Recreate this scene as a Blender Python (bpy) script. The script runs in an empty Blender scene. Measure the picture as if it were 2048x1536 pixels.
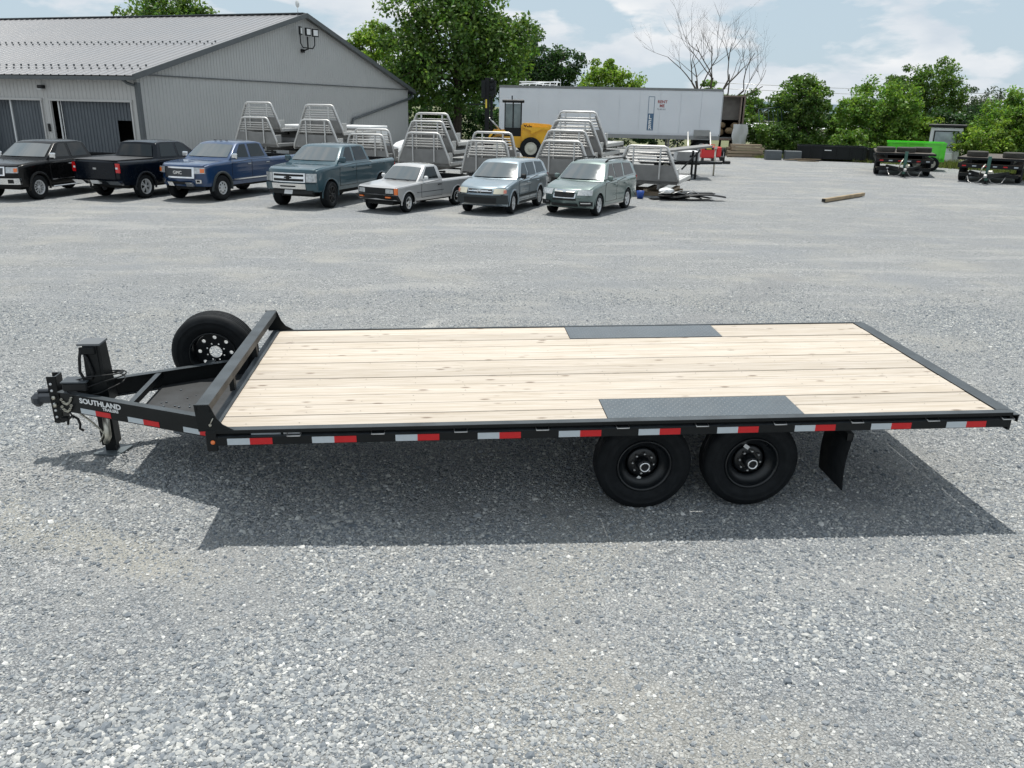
import bpy, bmesh, math, random
import numpy as np
from mathutils import Vector, Matrix, Euler
S = bpy.context.scene
COL = S.collection
rnd = random.Random(7)
PI = math.pi
# ---------------------------------------------------------------- camera, world, sun, exposure
def cam_axes(yaw, pitch, roll):
    f = Vector((math.sin(yaw)*math.cos(pitch), math.cos(yaw)*math.cos(pitch), -math.sin(pitch)))
    r = Vector((math.cos(yaw), -math.sin(yaw), 0)); u = r.cross(f)
    return f, r*math.cos(roll)+u*math.sin(roll), u*math.cos(roll)-r*math.sin(roll)
cd = bpy.data.cameras.new('camera'); cam = bpy.data.objects.new('camera', cd); COL.objects.link(cam)
F_, R_, U_ = cam_axes(.0832925, .3289647, .0201633)
cam.matrix_world = Matrix.Translation((1.7264, -5.5823, 3.0770)) @ Matrix((R_, U_, -F_)).transposed().to_4x4()
cd.sensor_width = 36; cd.lens = 1624.925/2048*36; cd.clip_start = .05; cd.clip_end = 20000
S.camera = cam
SUN_EL, SUN_AZ = math.radians(73.5), math.radians(90)        # direction towards the sun, angle from +X
W = bpy.data.worlds.new('World'); S.world = W; W.use_nodes = True
def world():
    nt = W.node_tree; nt.nodes.clear(); N = nt.nodes.new; L = nt.links.new
    out = N('ShaderNodeOutputWorld'); bg = N('ShaderNodeBackground'); bg.inputs[1].default_value = SKY_STRENGTH
    sky = N('ShaderNodeTexSky'); sky.sky_type = 'NISHITA'; sky.sun_disc = False
    sky.sun_elevation = SUN_EL; sky.sun_rotation = PI/2 - SUN_AZ
    sky.air_density = 1.0; sky.dust_density = 1.2; sky.ozone_density = 1.5; sky.altitude = 100
    geo = N('ShaderNodeTexCoord'); pass
    cmb = N('ShaderNodeMapping'); cmb.inputs['Scale'].default_value = (1, 1, 2.8); cmb.inputs['Location'].default_value = (1.2, .1, .55); L(geo.outputs['Generated'], cmb.inputs[0])
    n1 = N('ShaderNodeTexNoise'); n1.inputs['Scale'].default_value = 10.5; n1.inputs['Detail'].default_value = 9; n1.inputs['Roughness'].default_value = .52
    n1.inputs['Distortion'].default_value = .15
    L(cmb.outputs[0], n1.inputs['Vector'])
    r1 = N('ShaderNodeValToRGB'); r1.color_ramp.elements[0].position = .44; r1.color_ramp.elements[1].position = .54
    L(n1.outputs[0], r1.inputs[0])
    # cloud brightness variation (grey bases, white tops)
    n2 = N('ShaderNodeTexNoise'); n2.inputs['Scale'].default_value = 9.0; n2.inputs['Detail'].default_value = 7; L(cmb.outputs[0], n2.inputs['Vector'])
    r2 = N('ShaderNodeValToRGB'); r2.color_ramp.elements[0].position = .34; r2.color_ramp.elements[1].position = .66
    r2.color_ramp.elements[0].color = (7.8, 8.7, 9.6, 1); r2.color_ramp.elements[1].color = (11.0, 11.2, 11.4, 1)
    L(n2.outputs[0], r2.inputs[0])
    tint = N('ShaderNodeMixRGB'); tint.blend_type = 'MIX'; tint.inputs[0].default_value = .85
    tint.inputs[2].default_value = (6.9, 8.5, 9.7, 1); L(sky.outputs[0], tint.inputs[1])    # thin summer veil over the blue
    mx = N('ShaderNodeMixRGB'); L(r1.outputs[0], mx.inputs[0]); L(tint.outputs[0], mx.inputs[1]); L(r2.outputs[0], mx.inputs[2])
    L(mx.outputs[0], bg.inputs[0]); L(bg.outputs[0], out.inputs[0])
SKY_STRENGTH = .082
world()
sl = bpy.data.lights.new('sun', 'SUN'); sl.energy = 4.7; sl.angle = math.radians(.53); sl.color = (1, .965, .9)
so = bpy.data.objects.new('sun', sl); COL.objects.link(so)
sd = Vector((math.cos(SUN_EL)*math.cos(SUN_AZ), math.cos(SUN_EL)*math.sin(SUN_AZ), math.sin(SUN_EL)))
so.rotation_euler = sd.to_track_quat('Z', 'Y').to_euler(); so.location = (0, 0, 60)
S.view_settings.view_transform = 'Standard'; S.view_settings.look = 'None'; S.view_settings.gamma = 1
S.view_settings.use_curve_mapping = False; S.view_settings.exposure = 0.0
S.render.engine = 'CYCLES'
S.cycles.use_denoising = True; S.cycles.use_adaptive_sampling = True; S.cycles.adaptive_threshold = .02; S.cycles.time_limit = 700; S.cycles.max_bounces = 6; S.cycles.diffuse_bounces = 3; S.cycles.glossy_bounces = 3
S.cycles.transmission_bounces = 4; S.cycles.transparent_max_bounces = 8
S.cycles.caustics_reflective = False; S.cycles.caustics_refractive = False

# ---------------------------------------------------------------- helpers
TP = [(-1e9, 0), (.3, 0), (2.5, .075), (5, .06), (10, -.08), (15, -.21), (20, -.255), (1e9, -.255)]      # gentle crown of the yard under the trailer
def tz(x, y):
    for (a, za), (b, zb) in zip(TP, TP[1:]):
        if y <= b: return (za if za == zb else za+(zb-za)*(y-a)/(b-a))+.11*math.exp(-((x+1.2)**2+(y-.9)**2)/2.56)
CAM_SCALE = 1.0                                   # scale about the camera (1.2 for building, far yard and trees, not vehicles)
def scale_about_cam(x, y, z): return (1.2*x-.345, 1.2*y+1.116, 1.2*z-.615)      # positions mostly found from image pixels, scaled up about the camera
UNSCALED = {}
def put(o, loc):
    UNSCALED[o.name] = loc
    if CAM_SCALE == 1.0: o.location = loc
    else: o.location = scale_about_cam(*loc); o.scale = (CAM_SCALE, CAM_SCALE, CAM_SCALE)
    return o
class MB:
    def __init__(s): s.v = []; s.f = []; s.sm = []
    def add(s, vs, fs, smooth=False):
        n = len(s.v); s.v += [tuple(q) for q in vs]; s.f += [tuple(i+n for i in f) for f in fs]; s.sm += [smooth]*len(fs); return s
    def box(s, c, d, rz=0, ry=0, rx=0, b=0):
        x, y, z = d[0]/2, d[1]/2, d[2]/2
        M = Matrix.Translation(c) @ Euler((rx, ry, rz)).to_matrix().to_4x4()
        if b > 0:
            b = min(b, x*.9, y*.9, z*.9); vs = []
            for sx in (-1, 1):
                for sy in (-1, 1):
                    for sz in (-1, 1):
                        vs += [(sx*x, sy*(y-b), sz*(z-b)), (sx*(x-b), sy*y, sz*(z-b)), (sx*(x-b), sy*(y-b), sz*z)]
            idx = lambda sx, sy, sz, k: ((sx > 0)*4+(sy > 0)*2+(sz > 0))*3+k
            fs = []
            for a in (-1, 1):
                fs.append([idx(a, -1, -1, 0), idx(a, 1, -1, 0), idx(a, 1, 1, 0), idx(a, -1, 1, 0)][::a])
                fs.append([idx(-1, a, -1, 1), idx(1, a, -1, 1), idx(1, a, 1, 1), idx(-1, a, 1, 1)][::-a])
                fs.append([idx(-1, -1, a, 2), idx(1, -1, a, 2), idx(1, 1, a, 2), idx(-1, 1, a, 2)][::a])
                for c2 in (-1, 1):
                    fs.append([idx(a, c2, -1, 0), idx(a, c2, 1, 0), idx(a, c2, 1, 1), idx(a, c2, -1, 1)][::-a*c2])
                    fs.append([idx(a, -1, c2, 0), idx(a, 1, c2, 0), idx(a, 1, c2, 2), idx(a, -1, c2, 2)][::a*c2])
                    fs.append([idx(-1, a, c2, 1), idx(1, a, c2, 1), idx(1, a, c2, 2), idx(-1, a, c2, 2)][::-a*c2])
            for a in (-1, 1):
                for c2 in (-1, 1):
                    for e in (-1, 1):
                        fs.append([idx(a, c2, e, 0), idx(a, c2, e, 1), idx(a, c2, e, 2)][::a*c2*e])
            return s.add([M @ Vector(q) for q in vs], fs)
        vs = [M @ Vector((sx*x, sy*y, sz*z)) for sx in (-1, 1) for sy in (-1, 1) for sz in (-1, 1)]
        return s.add(vs, [(0, 1, 3, 2), (4, 6, 7, 5), (0, 4, 5, 1), (2, 3, 7, 6), (0, 2, 6, 4), (1, 5, 7, 3)])
    def beam(s, a, b, w, h, b_=0):            # rectangular bar from a to b, width w, height h (up = z)
        a, b = Vector(a), Vector(b); d = b-a; L = d.length; d.normalize()
        up = Vector((0, 0, 1)) if abs(d.z) < .95 else Vector((0, 1, 0))
        sd_ = up.cross(d).normalized(); u = d.cross(sd_)
        vs = [p + sd_*(i*w/2) + u*(j*h/2) for p in (a, b) for i in (-1, 1) for j in (-1, 1)]
        return s.add(vs, [(0, 1, 3, 2), (4, 6, 7, 5), (0, 4, 5, 1), (2, 3, 7, 6), (0, 2, 6, 4), (1, 5, 7, 3)])
    def tube(s, pts, r, n=8, cap=True):
        pts = [Vector(q) for q in pts]; rs = r if isinstance(r, (list, tuple)) else [r]*len(pts)
        base = len(s.v); prev = None; m = len(pts)
        for i, q in enumerate(pts):
            t = (pts[min(i+1, m-1)] - pts[max(i-1, 0)])
            if t.length < 1e-9: t = Vector((0, 0, 1))
            t.normalize()
            if prev is None:
                a = Vector((0, 0, 1)) if abs(t.z) < .9 else Vector((1, 0, 0)); u = t.cross(a).normalized()
            else:
                u = prev - t*prev.dot(t)
                if u.length < 1e-6: u = t.orthogonal()
                u.normalize()
            prev = u; w = t.cross(u)
            for k in range(n):
                an = 2*PI*k/n; s.v.append(tuple(q + (u*math.cos(an)+w*math.sin(an))*rs[i]))
        for i in range(m-1):
            for k in range(n):
                a = base+i*n+k; b = base+i*n+(k+1) % n; s.f.append((a, b, b+n, a+n)); s.sm.append(True)
        if cap:
            s.f.append(tuple(base+k for k in range(n))[::-1]); s.sm.append(False)
            s.f.append(tuple(base+(m-1)*n+k for k in range(n))); s.sm.append(False)
        return s
    def lathe(s, prof, n=24, c=(0, 0, 0), ax='y', closed=False, smooth=True):   # prof: (radius, along axis)
        base = len(s.v); m = len(prof)
        for (r, h) in prof:
            for k in range(n):
                a = 2*PI*k/n; x, z = r*math.cos(a), r*math.sin(a)
                q = (x, h, z) if ax == 'y' else ((x, z, h) if ax == 'z' else (h, x, z))
                s.v.append((q[0]+c[0], q[1]+c[1], q[2]+c[2]))
        mm = m if closed else m-1
        for i in range(mm):
            j = (i+1) % m
            for k in range(n):
                k2 = (k+1) % n; s.f.append((base+i*n+k, base+i*n+k2, base+j*n+k2, base+j*n+k)); s.sm.append(smooth)
        return s
    def prism(s, poly, y0, y1, ax='y'):         # polygon in (x,z) extruded along y (or (x,y) along z, (y,z) along x)
        def P(a, b, h): return (a, h, b) if ax == 'y' else ((a, b, h) if ax == 'z' else (h, a, b))
        n = len(poly); vs = [P(a, b, y0) for a, b in poly]+[P(a, b, y1) for a, b in poly]
        fs = [tuple(range(n)), tuple(range(2*n-1, n-1, -1))]+[(i, i+n, (i+1) % n+n, (i+1) % n) for i in range(n)]
        return s.add(vs, fs)
    def mesh(s, name, mats, fixn=True):
        me = bpy.data.meshes.new(name); me.from_pydata(s.v, [], s.f)
        me.polygons.foreach_set('use_smooth', s.sm)
        for m in (mats if isinstance(mats, (list, tuple)) else [mats]): me.materials.append(m)
        if fixn and len(s.f) < 60000:
            bm = bmesh.new(); bm.from_mesh(me); bmesh.ops.recalc_face_normals(bm, faces=bm.faces); bm.to_mesh(me); bm.free()
        me.update(); return me
    def obj(s, name, mat, parent=None, fixn=True):
        return mk(name, s.mesh(name, mat, fixn), parent)
def mk(name, me, parent=None, loc=None, rot=None):
    o = bpy.data.objects.new(name, me); COL.objects.link(o)
    if parent is not None: o.parent = parent
    if loc is not None: o.location = loc
    if rot is not None: o.rotation_euler = rot
    return o
def tag(o, label=None, cat=None, group=None, kind=None):
    for k, v in (('label', label), ('category', cat), ('group', group), ('kind', kind)):
        if v: o[k] = v
    return o
def thing(name, label, cat, loc=(0, 0, 0), rz=0, group=None):
    o = mk(name, None, None, None, (0, 0, rz)); put(o, loc); o.empty_display_size = .2
    return tag(o, label, cat, group)
def copy_tree(o, parent=None):
    kids = list(o.children); c = o.copy(); COL.objects.link(c)
    if parent is not None: c.parent = parent
    for k in kids: copy_tree(k, c)
    return c

def boolean(me, cutter, transfer=True):       # difference of two meshes; cut faces keep the cutter's material
    o = bpy.data.objects.new('tmp', me); c = bpy.data.objects.new('tmpc', cutter); COL.objects.link(o); COL.objects.link(c)
    md = o.modifiers.new('b', 'BOOLEAN'); md.operation = 'DIFFERENCE'; md.solver = 'EXACT'; md.object = c
    if transfer: md.material_mode = 'TRANSFER'
    dg = bpy.context.evaluated_depsgraph_get(); r = bpy.data.meshes.new_from_object(o.evaluated_get(dg), preserve_all_data_layers=True, depsgraph=dg)
    bpy.data.objects.remove(o); bpy.data.objects.remove(c); r.name = me.name; return r
# ---------------------------------------------------------------- materials
MATS = {}
def mat(name, col, rough=.5, metal=0, var=.08, vscale=3.0, bump=0, bscale=60, coat=0, spec=.5, col2=None, emit=None):
    if name in MATS: return MATS[name]
    m = bpy.data.materials.new(name); m.use_nodes = True; nt = m.node_tree; N = nt.nodes.new; L = nt.links.new
    b = nt.nodes['Principled BSDF']
    b.inputs['Roughness'].default_value = rough; b.inputs['Metallic'].default_value = metal
    b.inputs['Coat Weight'].default_value = coat; b.inputs['Coat Roughness'].default_value = .06
    b.inputs['Specular IOR Level'].default_value = spec
    tc = N('ShaderNodeTexCoord'); n = N('ShaderNodeTexNoise'); n.inputs['Scale'].default_value = vscale; n.inputs['Detail'].default_value = 6
    L(tc.outputs['Object'], n.inputs['Vector'])
    mx = N('ShaderNodeMixRGB'); L(n.outputs[0], mx.inputs[0])
    c2 = col2 or tuple(max(0, c*(1-var*2)) for c in col); c1 = col if col2 else tuple(min(1, c*(1+var)) for c in col)
    mx.inputs[1].default_value = (*c1, 1); mx.inputs[2].default_value = (*c2, 1)
    L(mx.outputs[0], b.inputs['Base Color'])
    rr = N('ShaderNodeMapRange'); rr.inputs[1].default_value = .3; rr.inputs[2].default_value = .7
    rr.inputs[3].default_value = max(0, rough-.06); rr.inputs[4].default_value = min(1, rough+.08); L(n.outputs[0], rr.inputs[0]); L(rr.outputs[0], b.inputs['Roughness'])
    if bump:
        n2 = N('ShaderNodeTexNoise'); n2.inputs['Scale'].default_value = bscale; n2.inputs['Detail'].default_value = 4; L(tc.outputs['Object'], n2.inputs['Vector'])
        bp = N('ShaderNodeBump'); bp.inputs['Strength'].default_value = bump; bp.inputs['Distance'].default_value = .01; L(n2.outputs[0], bp.inputs['Height']); L(bp.outputs[0], b.inputs['Normal'])
    MATS[name] = m; return m
def pale_mix(m, col, amt):                    # sky sheen on upward faces, painted into the base colour
    nt = m.node_tree; N = nt.nodes.new; L = nt.links.new; b = nt.nodes['Principled BSDF']; src = b.inputs['Base Color'].links[0].from_socket
    g = N('ShaderNodeNewGeometry'); sp = N('ShaderNodeSeparateXYZ'); L(g.outputs['True Normal'], sp.inputs[0]); mr = N('ShaderNodeMapRange'); mr.inputs[1].default_value = .75; mr.inputs[2].default_value = .98; mr.inputs[4].default_value = amt; L(sp.outputs[2], mr.inputs[0])
    n = N('ShaderNodeTexNoise'); n.inputs['Scale'].default_value = 5; n.inputs['Detail'].default_value = 7; tc = N('ShaderNodeTexCoord'); L(tc.outputs['Object'], n.inputs['Vector']); r2 = N('ShaderNodeMapRange'); r2.inputs[1].default_value = .3; r2.inputs[2].default_value = .7; r2.inputs[3].default_value = .55; L(n.outputs[0], r2.inputs[0])
    mu = N('ShaderNodeMath'); mu.operation = 'MULTIPLY'; L(mr.outputs[0], mu.inputs[0]); L(r2.outputs[0], mu.inputs[1]); mx = N('ShaderNodeMixRGB'); L(mu.outputs[0], mx.inputs[0]); L(src, mx.inputs[1]); mx.inputs[2].default_value = (*col, 1); L(mx.outputs[0], b.inputs['Base Color']); return m
def paint(name, col, flake=.0, rough=.32): return mat(name, col, rough=rough, metal=flake, coat=1, var=.05, vscale=1.5)
M_blackpaint = mat('black_powder_coat', (.0035, .0055, .0065), rough=.42, var=.25, vscale=4, bump=.08, bscale=300, spec=.3); pale_mix(M_blackpaint, (.15, .175, .195), .42)  # blue-grey tops paint in the sheen of the sky
M_rubber = mat('tyre_rubber', (.007, .009, .011), rough=.7, var=.3, vscale=12, bump=.3, bscale=150, spec=.25)
M_plastic = mat('black_plastic', (.009, .010, .011), rough=.5, spec=.35)
M_blackrim = mat('black_rim_paint', (.006, .008, .010), rough=.3, spec=.5)
M_steel = mat('bare_steel', (.55, .55, .54), rough=.35, metal=1, var=.2, vscale=20)
M_galv = mat('zinc_plate', (.6, .58, .5), rough=.38, metal=1, var=.25, vscale=14)
M_chrome = mat('chrome', (.78, .79, .8), rough=.1, metal=1, var=.03)
M_alloy = mat('alloy_wheel', (.62, .63, .64), rough=.3, metal=.35, var=.1)
M_alu = mat('brushed_aluminium', (.60, .595, .58), rough=.45, metal=.75, var=.12, vscale=5, bump=.1, bscale=120)
M_alud = mat('dull_aluminium_sheet', (.25, .247, .24), rough=.5, metal=.6, var=.15, vscale=3)
M_aludeck = mat('bright_aluminium_deck', (.62, .62, .61), rough=.5, metal=.5, var=.12, vscale=4)
M_white = mat('white_paint', (.72, .73, .73), rough=.4, var=.06)
M_glass = mat('tinted_glass', (.010, .014, .016), rough=.05, var=.1, spec=.5)
M_wind = mat('windscreen_glass', (.085, .10, .105), rough=.05, var=.08, vscale=1.6, spec=1.0, coat=1)  # raised grey base stands in for sky reflected by the screen
M_lamp = mat('headlamp_lens', (.55, .57, .58), rough=.12, metal=.3, var=.35, vscale=14, coat=1)
M_amber = mat('amber_lens', (.85, .18, .02), rough=.2, coat=1)
M_redlens = mat('red_lens', (.55, .006, .008), rough=.15, coat=1)
M_tapew = mat('white_reflective_tape', (.50, .55, .58), rough=.35, var=.04, vscale=40)
M_taper = mat('red_reflective_tape', (.58, .006, .01), rough=.35, var=.06, vscale=40)
M_decal = mat('white_decal', (.75, .76, .76), rough=.45, var=.03)
M_dark = mat('dark_interior', (.012, .013, .013), rough=.8)

def wood_mat(name, base, dark, tint2, seed=0, rough=.62):
    m = bpy.data.materials.new(name); m.use_nodes = True; nt = m.node_tree; N = nt.nodes.new; L = nt.links.new
    b = nt.nodes['Principled BSDF']; b.inputs['Roughness'].default_value = rough
    tc = N('ShaderNodeTexCoord'); oi = N('ShaderNodeObjectInfo')
    off = N('ShaderNodeVectorMath'); off.operation = 'MULTIPLY_ADD'; L(oi.outputs['Random'], off.inputs[0]); off.inputs[1].default_value = (37, 11, 5); L(tc.outputs['Object'], off.inputs[2])
    mp = N('ShaderNodeMapping'); mp.inputs['Scale'].default_value = (1.2, 26, 26); L(off.outputs[0], mp.inputs[0])
    g = N('ShaderNodeTexNoise'); g.inputs['Scale'].default_value = 1.6; g.inputs['Detail'].default_value = 8; g.inputs['Distortion'].default_value = .6; L(mp.outputs[0], g.inputs['Vector'])
    rg = N('ShaderNodeValToRGB'); rg.color_ramp.elements[0].position = .30; rg.color_ramp.elements[1].position = .72
    rg.color_ramp.elements[0].color = (*tint2, 1); rg.color_ramp.elements[1].color = (*base, 1); L(g.outputs[0], rg.inputs[0])
    # knots: stretched voronoi spots
    mk_ = N('ShaderNodeMapping'); mk_.inputs['Scale'].default_value = (3.6, 10.0, 1.0); L(off.outputs[0], mk_.inputs[0])
    v = N('ShaderNodeTexVoronoi'); v.inputs['Scale'].default_value = 1.0; v.inputs['Randomness'].default_value = 1; L(mk_.outputs[0], v.inputs['Vector'])
    rv = N('ShaderNodeMapRange'); rv.inputs[1].default_value = .08; rv.inputs[2].default_value = .19; rv.inputs[3].default_value = 1; rv.inputs[4].default_value = 0; L(v.outputs['Distance'], rv.inputs[0])
    sel = N('ShaderNodeSeparateColor'); L(v.outputs['Color'], sel.inputs[0])
    gt = N('ShaderNodeMath'); gt.operation = 'GREATER_THAN'; L(sel.outputs[0], gt.inputs[0]); gt.inputs[1].default_value = .45
    mu = N('ShaderNodeMath'); mu.operation = 'MULTIPLY'; L(rv.outputs[0], mu.inputs[0]); L(gt.outputs[0], mu.inputs[1])
    mu2 = N('ShaderNodeMath'); mu2.operation = 'MULTIPLY'; L(mu.outputs[0], mu2.inputs[0]); mu2.inputs[1].default_value = .8
    mx = N('ShaderNodeMixRGB'); L(mu2.outputs[0], mx.inputs[0]); L(rg.outputs[0], mx.inputs[1]); mx.inputs[2].default_value = (*dark, 1)
    # streaky figure round the knots
    mq = N('ShaderNodeMapping'); mq.inputs['Scale'].default_value = (1.5, 12, 12); L(off.outputs[0], mq.inputs[0])
    sm_ = N('ShaderNodeTexNoise'); sm_.inputs['Scale'].default_value = 2.2; sm_.inputs['Detail'].default_value = 5; L(mq.outputs[0], sm_.inputs['Vector'])
    rs = N('ShaderNodeMapRange'); rs.inputs[1].default_value = .62; rs.inputs[2].default_value = .78; rs.inputs[4].default_value = .55; L(sm_.outputs[0], rs.inputs[0])
    ms = N('ShaderNodeMixRGB'); L(rs.outputs[0], ms.inputs[0]); L(mx.outputs[0], ms.inputs[1]); ms.inputs[2].default_value = (dark[0]*1.3, dark[1]*1.3, dark[2]*1.3, 1)
    # every board a shade of its own
    hv = N('ShaderNodeMapRange'); hv.inputs[3].default_value = .86; hv.inputs[4].default_value = 1.06; L(oi.outputs['Random'], hv.inputs[0])
    fin = N('ShaderNodeVectorMath'); fin.operation = 'SCALE'; L(ms.outputs[0], fin.inputs[0]); L(hv.outputs[0], fin.inputs['Scale'])
    L(fin.outputs[0], b.inputs['Base Color'])
    bp = N('ShaderNodeBump'); bp.inputs['Strength'].default_value = .25; bp.inputs['Distance'].default_value = .004; L(g.outputs[0], bp.inputs['Height']); L(bp.outputs[0], b.inputs['Normal'])
    MATS[name] = m; return m
M_plank = wood_mat('fresh_pine', (.54, .488, .428), (.13, .085, .055), (.40, .34, .265))
M_oldwood = wood_mat('weathered_wood', (.33, .26, .18), (.1, .07, .04), (.24, .18, .12))

SCRAPES = [((.2, 3.5), (1.6, 6.6), .13, (.47, .46, .44), .8), ((-.8, 3.4), (.2, 3.9), .2, (.42, .40, .37), .6), ((-2.6, 1.0), (.4, -.55), .25, (.38, .37, .325), .6), ((1.5, -1.2), (4.2, -2.0), .55, (.36, .35, .315), .5), ((3.5, 4.5), (8.5, 11), .5, (.24, .245, .25), .45)]
def gravel_mat():
    m = bpy.data.materials.new('gravel_ground'); m.use_nodes = True; nt = m.node_tree; N = nt.nodes.new; L = nt.links.new
    b = nt.nodes['Principled BSDF']; b.inputs['Roughness'].default_value = .9; b.inputs['Specular IOR Level'].default_value = .25
    tc = N('ShaderNodeTexCoord'); P = tc.outputs['Object']
    def noise(scale, det=5, rough=.55):
        n = N('ShaderNodeTexNoise'); n.inputs['Scale'].default_value = scale; n.inputs['Detail'].default_value = det; n.inputs['Roughness'].default_value = rough; L(P, n.inputs['Vector']); return n.outputs[0]
    def ramp(x, p0, c0, p1, c1):
        r = N('ShaderNodeValToRGB'); r.color_ramp.elements[0].position = p0; r.color_ramp.elements[0].color = (*c0, 1)
        r.color_ramp.elements[1].position = p1; r.color_ramp.elements[1].color = (*c1, 1); L(x, r.inputs[0]); return r.outputs[0]
    def mixc(f, a, c, t='MIX'):
        x = N('ShaderNodeMixRGB'); x.blend_type = t
        if isinstance(f, float): x.inputs[0].default_value = f
        else: L(f, x.inputs[0])
        for i, q in ((1, a), (2, c)):
            if isinstance(q, tuple): x.inputs[i].default_value = (*q, 1)
            else: L(q, x.inputs[i])
        return x.outputs[0]
    wob = N('ShaderNodeTexNoise'); wob.inputs['Scale'].default_value = 22; L(P, wob.inputs['Vector'])
    wv = N('ShaderNodeVectorMath'); wv.operation = 'MULTIPLY_ADD'; L(wob.outputs[1], wv.inputs[0]); wv.inputs[1].default_value = (.018, .018, .018); L(P, wv.inputs[2])
    def vor(scale, feat='F1'):
        v = N('ShaderNodeTexVoronoi'); v.feature = feat; v.inputs['Scale'].default_value = scale; L(wv.outputs[0], v.inputs['Vector']); return v
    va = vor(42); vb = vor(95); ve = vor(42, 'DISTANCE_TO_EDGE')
    sa = N('ShaderNodeSeparateColor'); L(va.outputs['Color'], sa.inputs[0]); sb = N('ShaderNodeSeparateColor'); L(vb.outputs['Color'], sb.inputs[0])
    ca = ramp(sa.outputs[0], 0, (.11, .125, .138), 1, (.52, .525, .52)); cb = ramp(sb.outputs[0], 0, (.14, .155, .165), 1, (.48, .485, .48))
    big = noise(1.1, 6); pick = ramp(noise(3.3, 5), .42, (0, 0, 0), .58, (1, 1, 1))
    c = mixc(pick, ca, cb)
    edge = ramp(ve.outputs['Distance'], .0, (.18, .19, .2), .14, (1, 1, 1)); c = mixc(.42, c, edge, 'MULTIPLY')  # crevice shade between the stones multiplied into the colour
    # wide dusty tan patches, cool clean patches, wheel-worn streaks
    pale_mix = ramp(noise(.55, 7, .6), .50, (0, 0, 0), .68, (.75, .75, .75)); c = mixc(pale_mix, c, (.36, .355, .33))
    cool = ramp(noise(.33, 5), .48, (0, 0, 0), .66, (.42, .42, .42)); c = mixc(cool, c, (.24, .26, .285))
    mp = N('ShaderNodeMapping'); mp.inputs['Rotation'].default_value = (0, 0, .5); mp.inputs['Scale'].default_value = (.2, .8, 1); L(P, mp.inputs[0])
    ns = N('ShaderNodeTexNoise'); ns.inputs['Scale'].default_value = 1.3; ns.inputs['Detail'].default_value = 6; L(mp.outputs[0], ns.inputs['Vector'])
    st = ramp(ns.outputs[0], .55, (0, 0, 0), .66, (.34, .34, .34)); c = mixc(st, c, (.43, .425, .41))
    st2 = ramp(ns.outputs[0], .33, (.28, .28, .28), .43, (0, 0, 0)); c = mixc(st2, c, (.21, .22, .225))
    def scrape(c, p0, p1, w, col, amt):                      # dusty drag mark across the yard
        d = Vector((p1[0]-p0[0], p1[1]-p0[1], 0)); Ln = d.length; d.normalize()
        sb_ = N('ShaderNodeVectorMath'); sb_.operation = 'SUBTRACT'; L(wv.outputs[0], sb_.inputs[0]); sb_.inputs[1].default_value = (*p0, 0)
        al = N('ShaderNodeVectorMath'); al.operation = 'DOT_PRODUCT'; L(sb_.outputs[0], al.inputs[0]); al.inputs[1].default_value = d
        ac = N('ShaderNodeVectorMath'); ac.operation = 'DOT_PRODUCT'; L(sb_.outputs[0], ac.inputs[0]); ac.inputs[1].default_value = (-d.y, d.x, 0)
        nz = N('ShaderNodeMath'); nz.operation = 'MULTIPLY_ADD'; L(noise(1.7, 3), nz.inputs[0]); nz.inputs[1].default_value = w*2.2; L(ac.outputs['Value'], nz.inputs[2])
        ab = N('ShaderNodeMath'); ab.operation = 'ABSOLUTE'; L(nz.outputs[0], ab.inputs[0])
        m1 = N('ShaderNodeMapRange'); m1.inputs[1].default_value = w*.4; m1.inputs[2].default_value = w; m1.inputs[3].default_value = 1; m1.inputs[4].default_value = 0; L(ab.outputs[0], m1.inputs[0])
        m2 = N('ShaderNodeMapRange'); m2.inputs[1].default_value = 0; m2.inputs[2].default_value = .5; L(al.outputs['Value'], m2.inputs[0])
        m3 = N('ShaderNodeMapRange'); m3.inputs[1].default_value = Ln-.6; m3.inputs[2].default_value = Ln; m3.inputs[3].default_value = amt; m3.inputs[4].default_value = 0; L(al.outputs['Value'], m3.inputs[0])
        a1 = N('ShaderNodeMath'); a1.operation = 'MULTIPLY'; L(m1.outputs[0], a1.inputs[0]); L(m2.outputs[0], a1.inputs[1]); a2 = N('ShaderNodeMath'); a2.operation = 'MULTIPLY'; L(a1.outputs[0], a2.inputs[0]); L(m3.outputs[0], a2.inputs[1])
        return mixc(a2.outputs[0], c, col)
    for p0, p1, w, col, amt in SCRAPES: c = scrape(c, p0, p1, w, col, amt)
    fine = ramp(noise(160, 3), .2, (.72, .72, .72), .8, (1.25, 1.25, 1.25)); c = mixc(1.0, c, fine, 'MULTIPLY')
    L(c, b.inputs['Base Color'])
    h1 = N('ShaderNodeMapRange'); h1.inputs[1].default_value = 0; h1.inputs[2].default_value = .25; L(ve.outputs['Distance'], h1.inputs[0])
    h2 = N('ShaderNodeMath'); h2.operation = 'MULTIPLY_ADD'; L(sa.outputs[1], h2.inputs[0]); h2.inputs[1].default_value = .8; L(h1.outputs[0], h2.inputs[2])
    h3 = N('ShaderNodeMath'); h3.operation = 'MULTIPLY_ADD'; L(vb.outputs['Distance'], h3.inputs[0]); h3.inputs[1].default_value = -.7; L(h2.outputs[0], h3.inputs[2])
    bp = N('ShaderNodeBump'); bp.inputs['Strength'].default_value = .75; bp.inputs['Distance'].default_value = .012; L(h3.outputs[0], bp.inputs['Height']); L(bp.outputs[0], b.inputs['Normal'])
    return m
M_gravel = gravel_mat()
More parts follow.
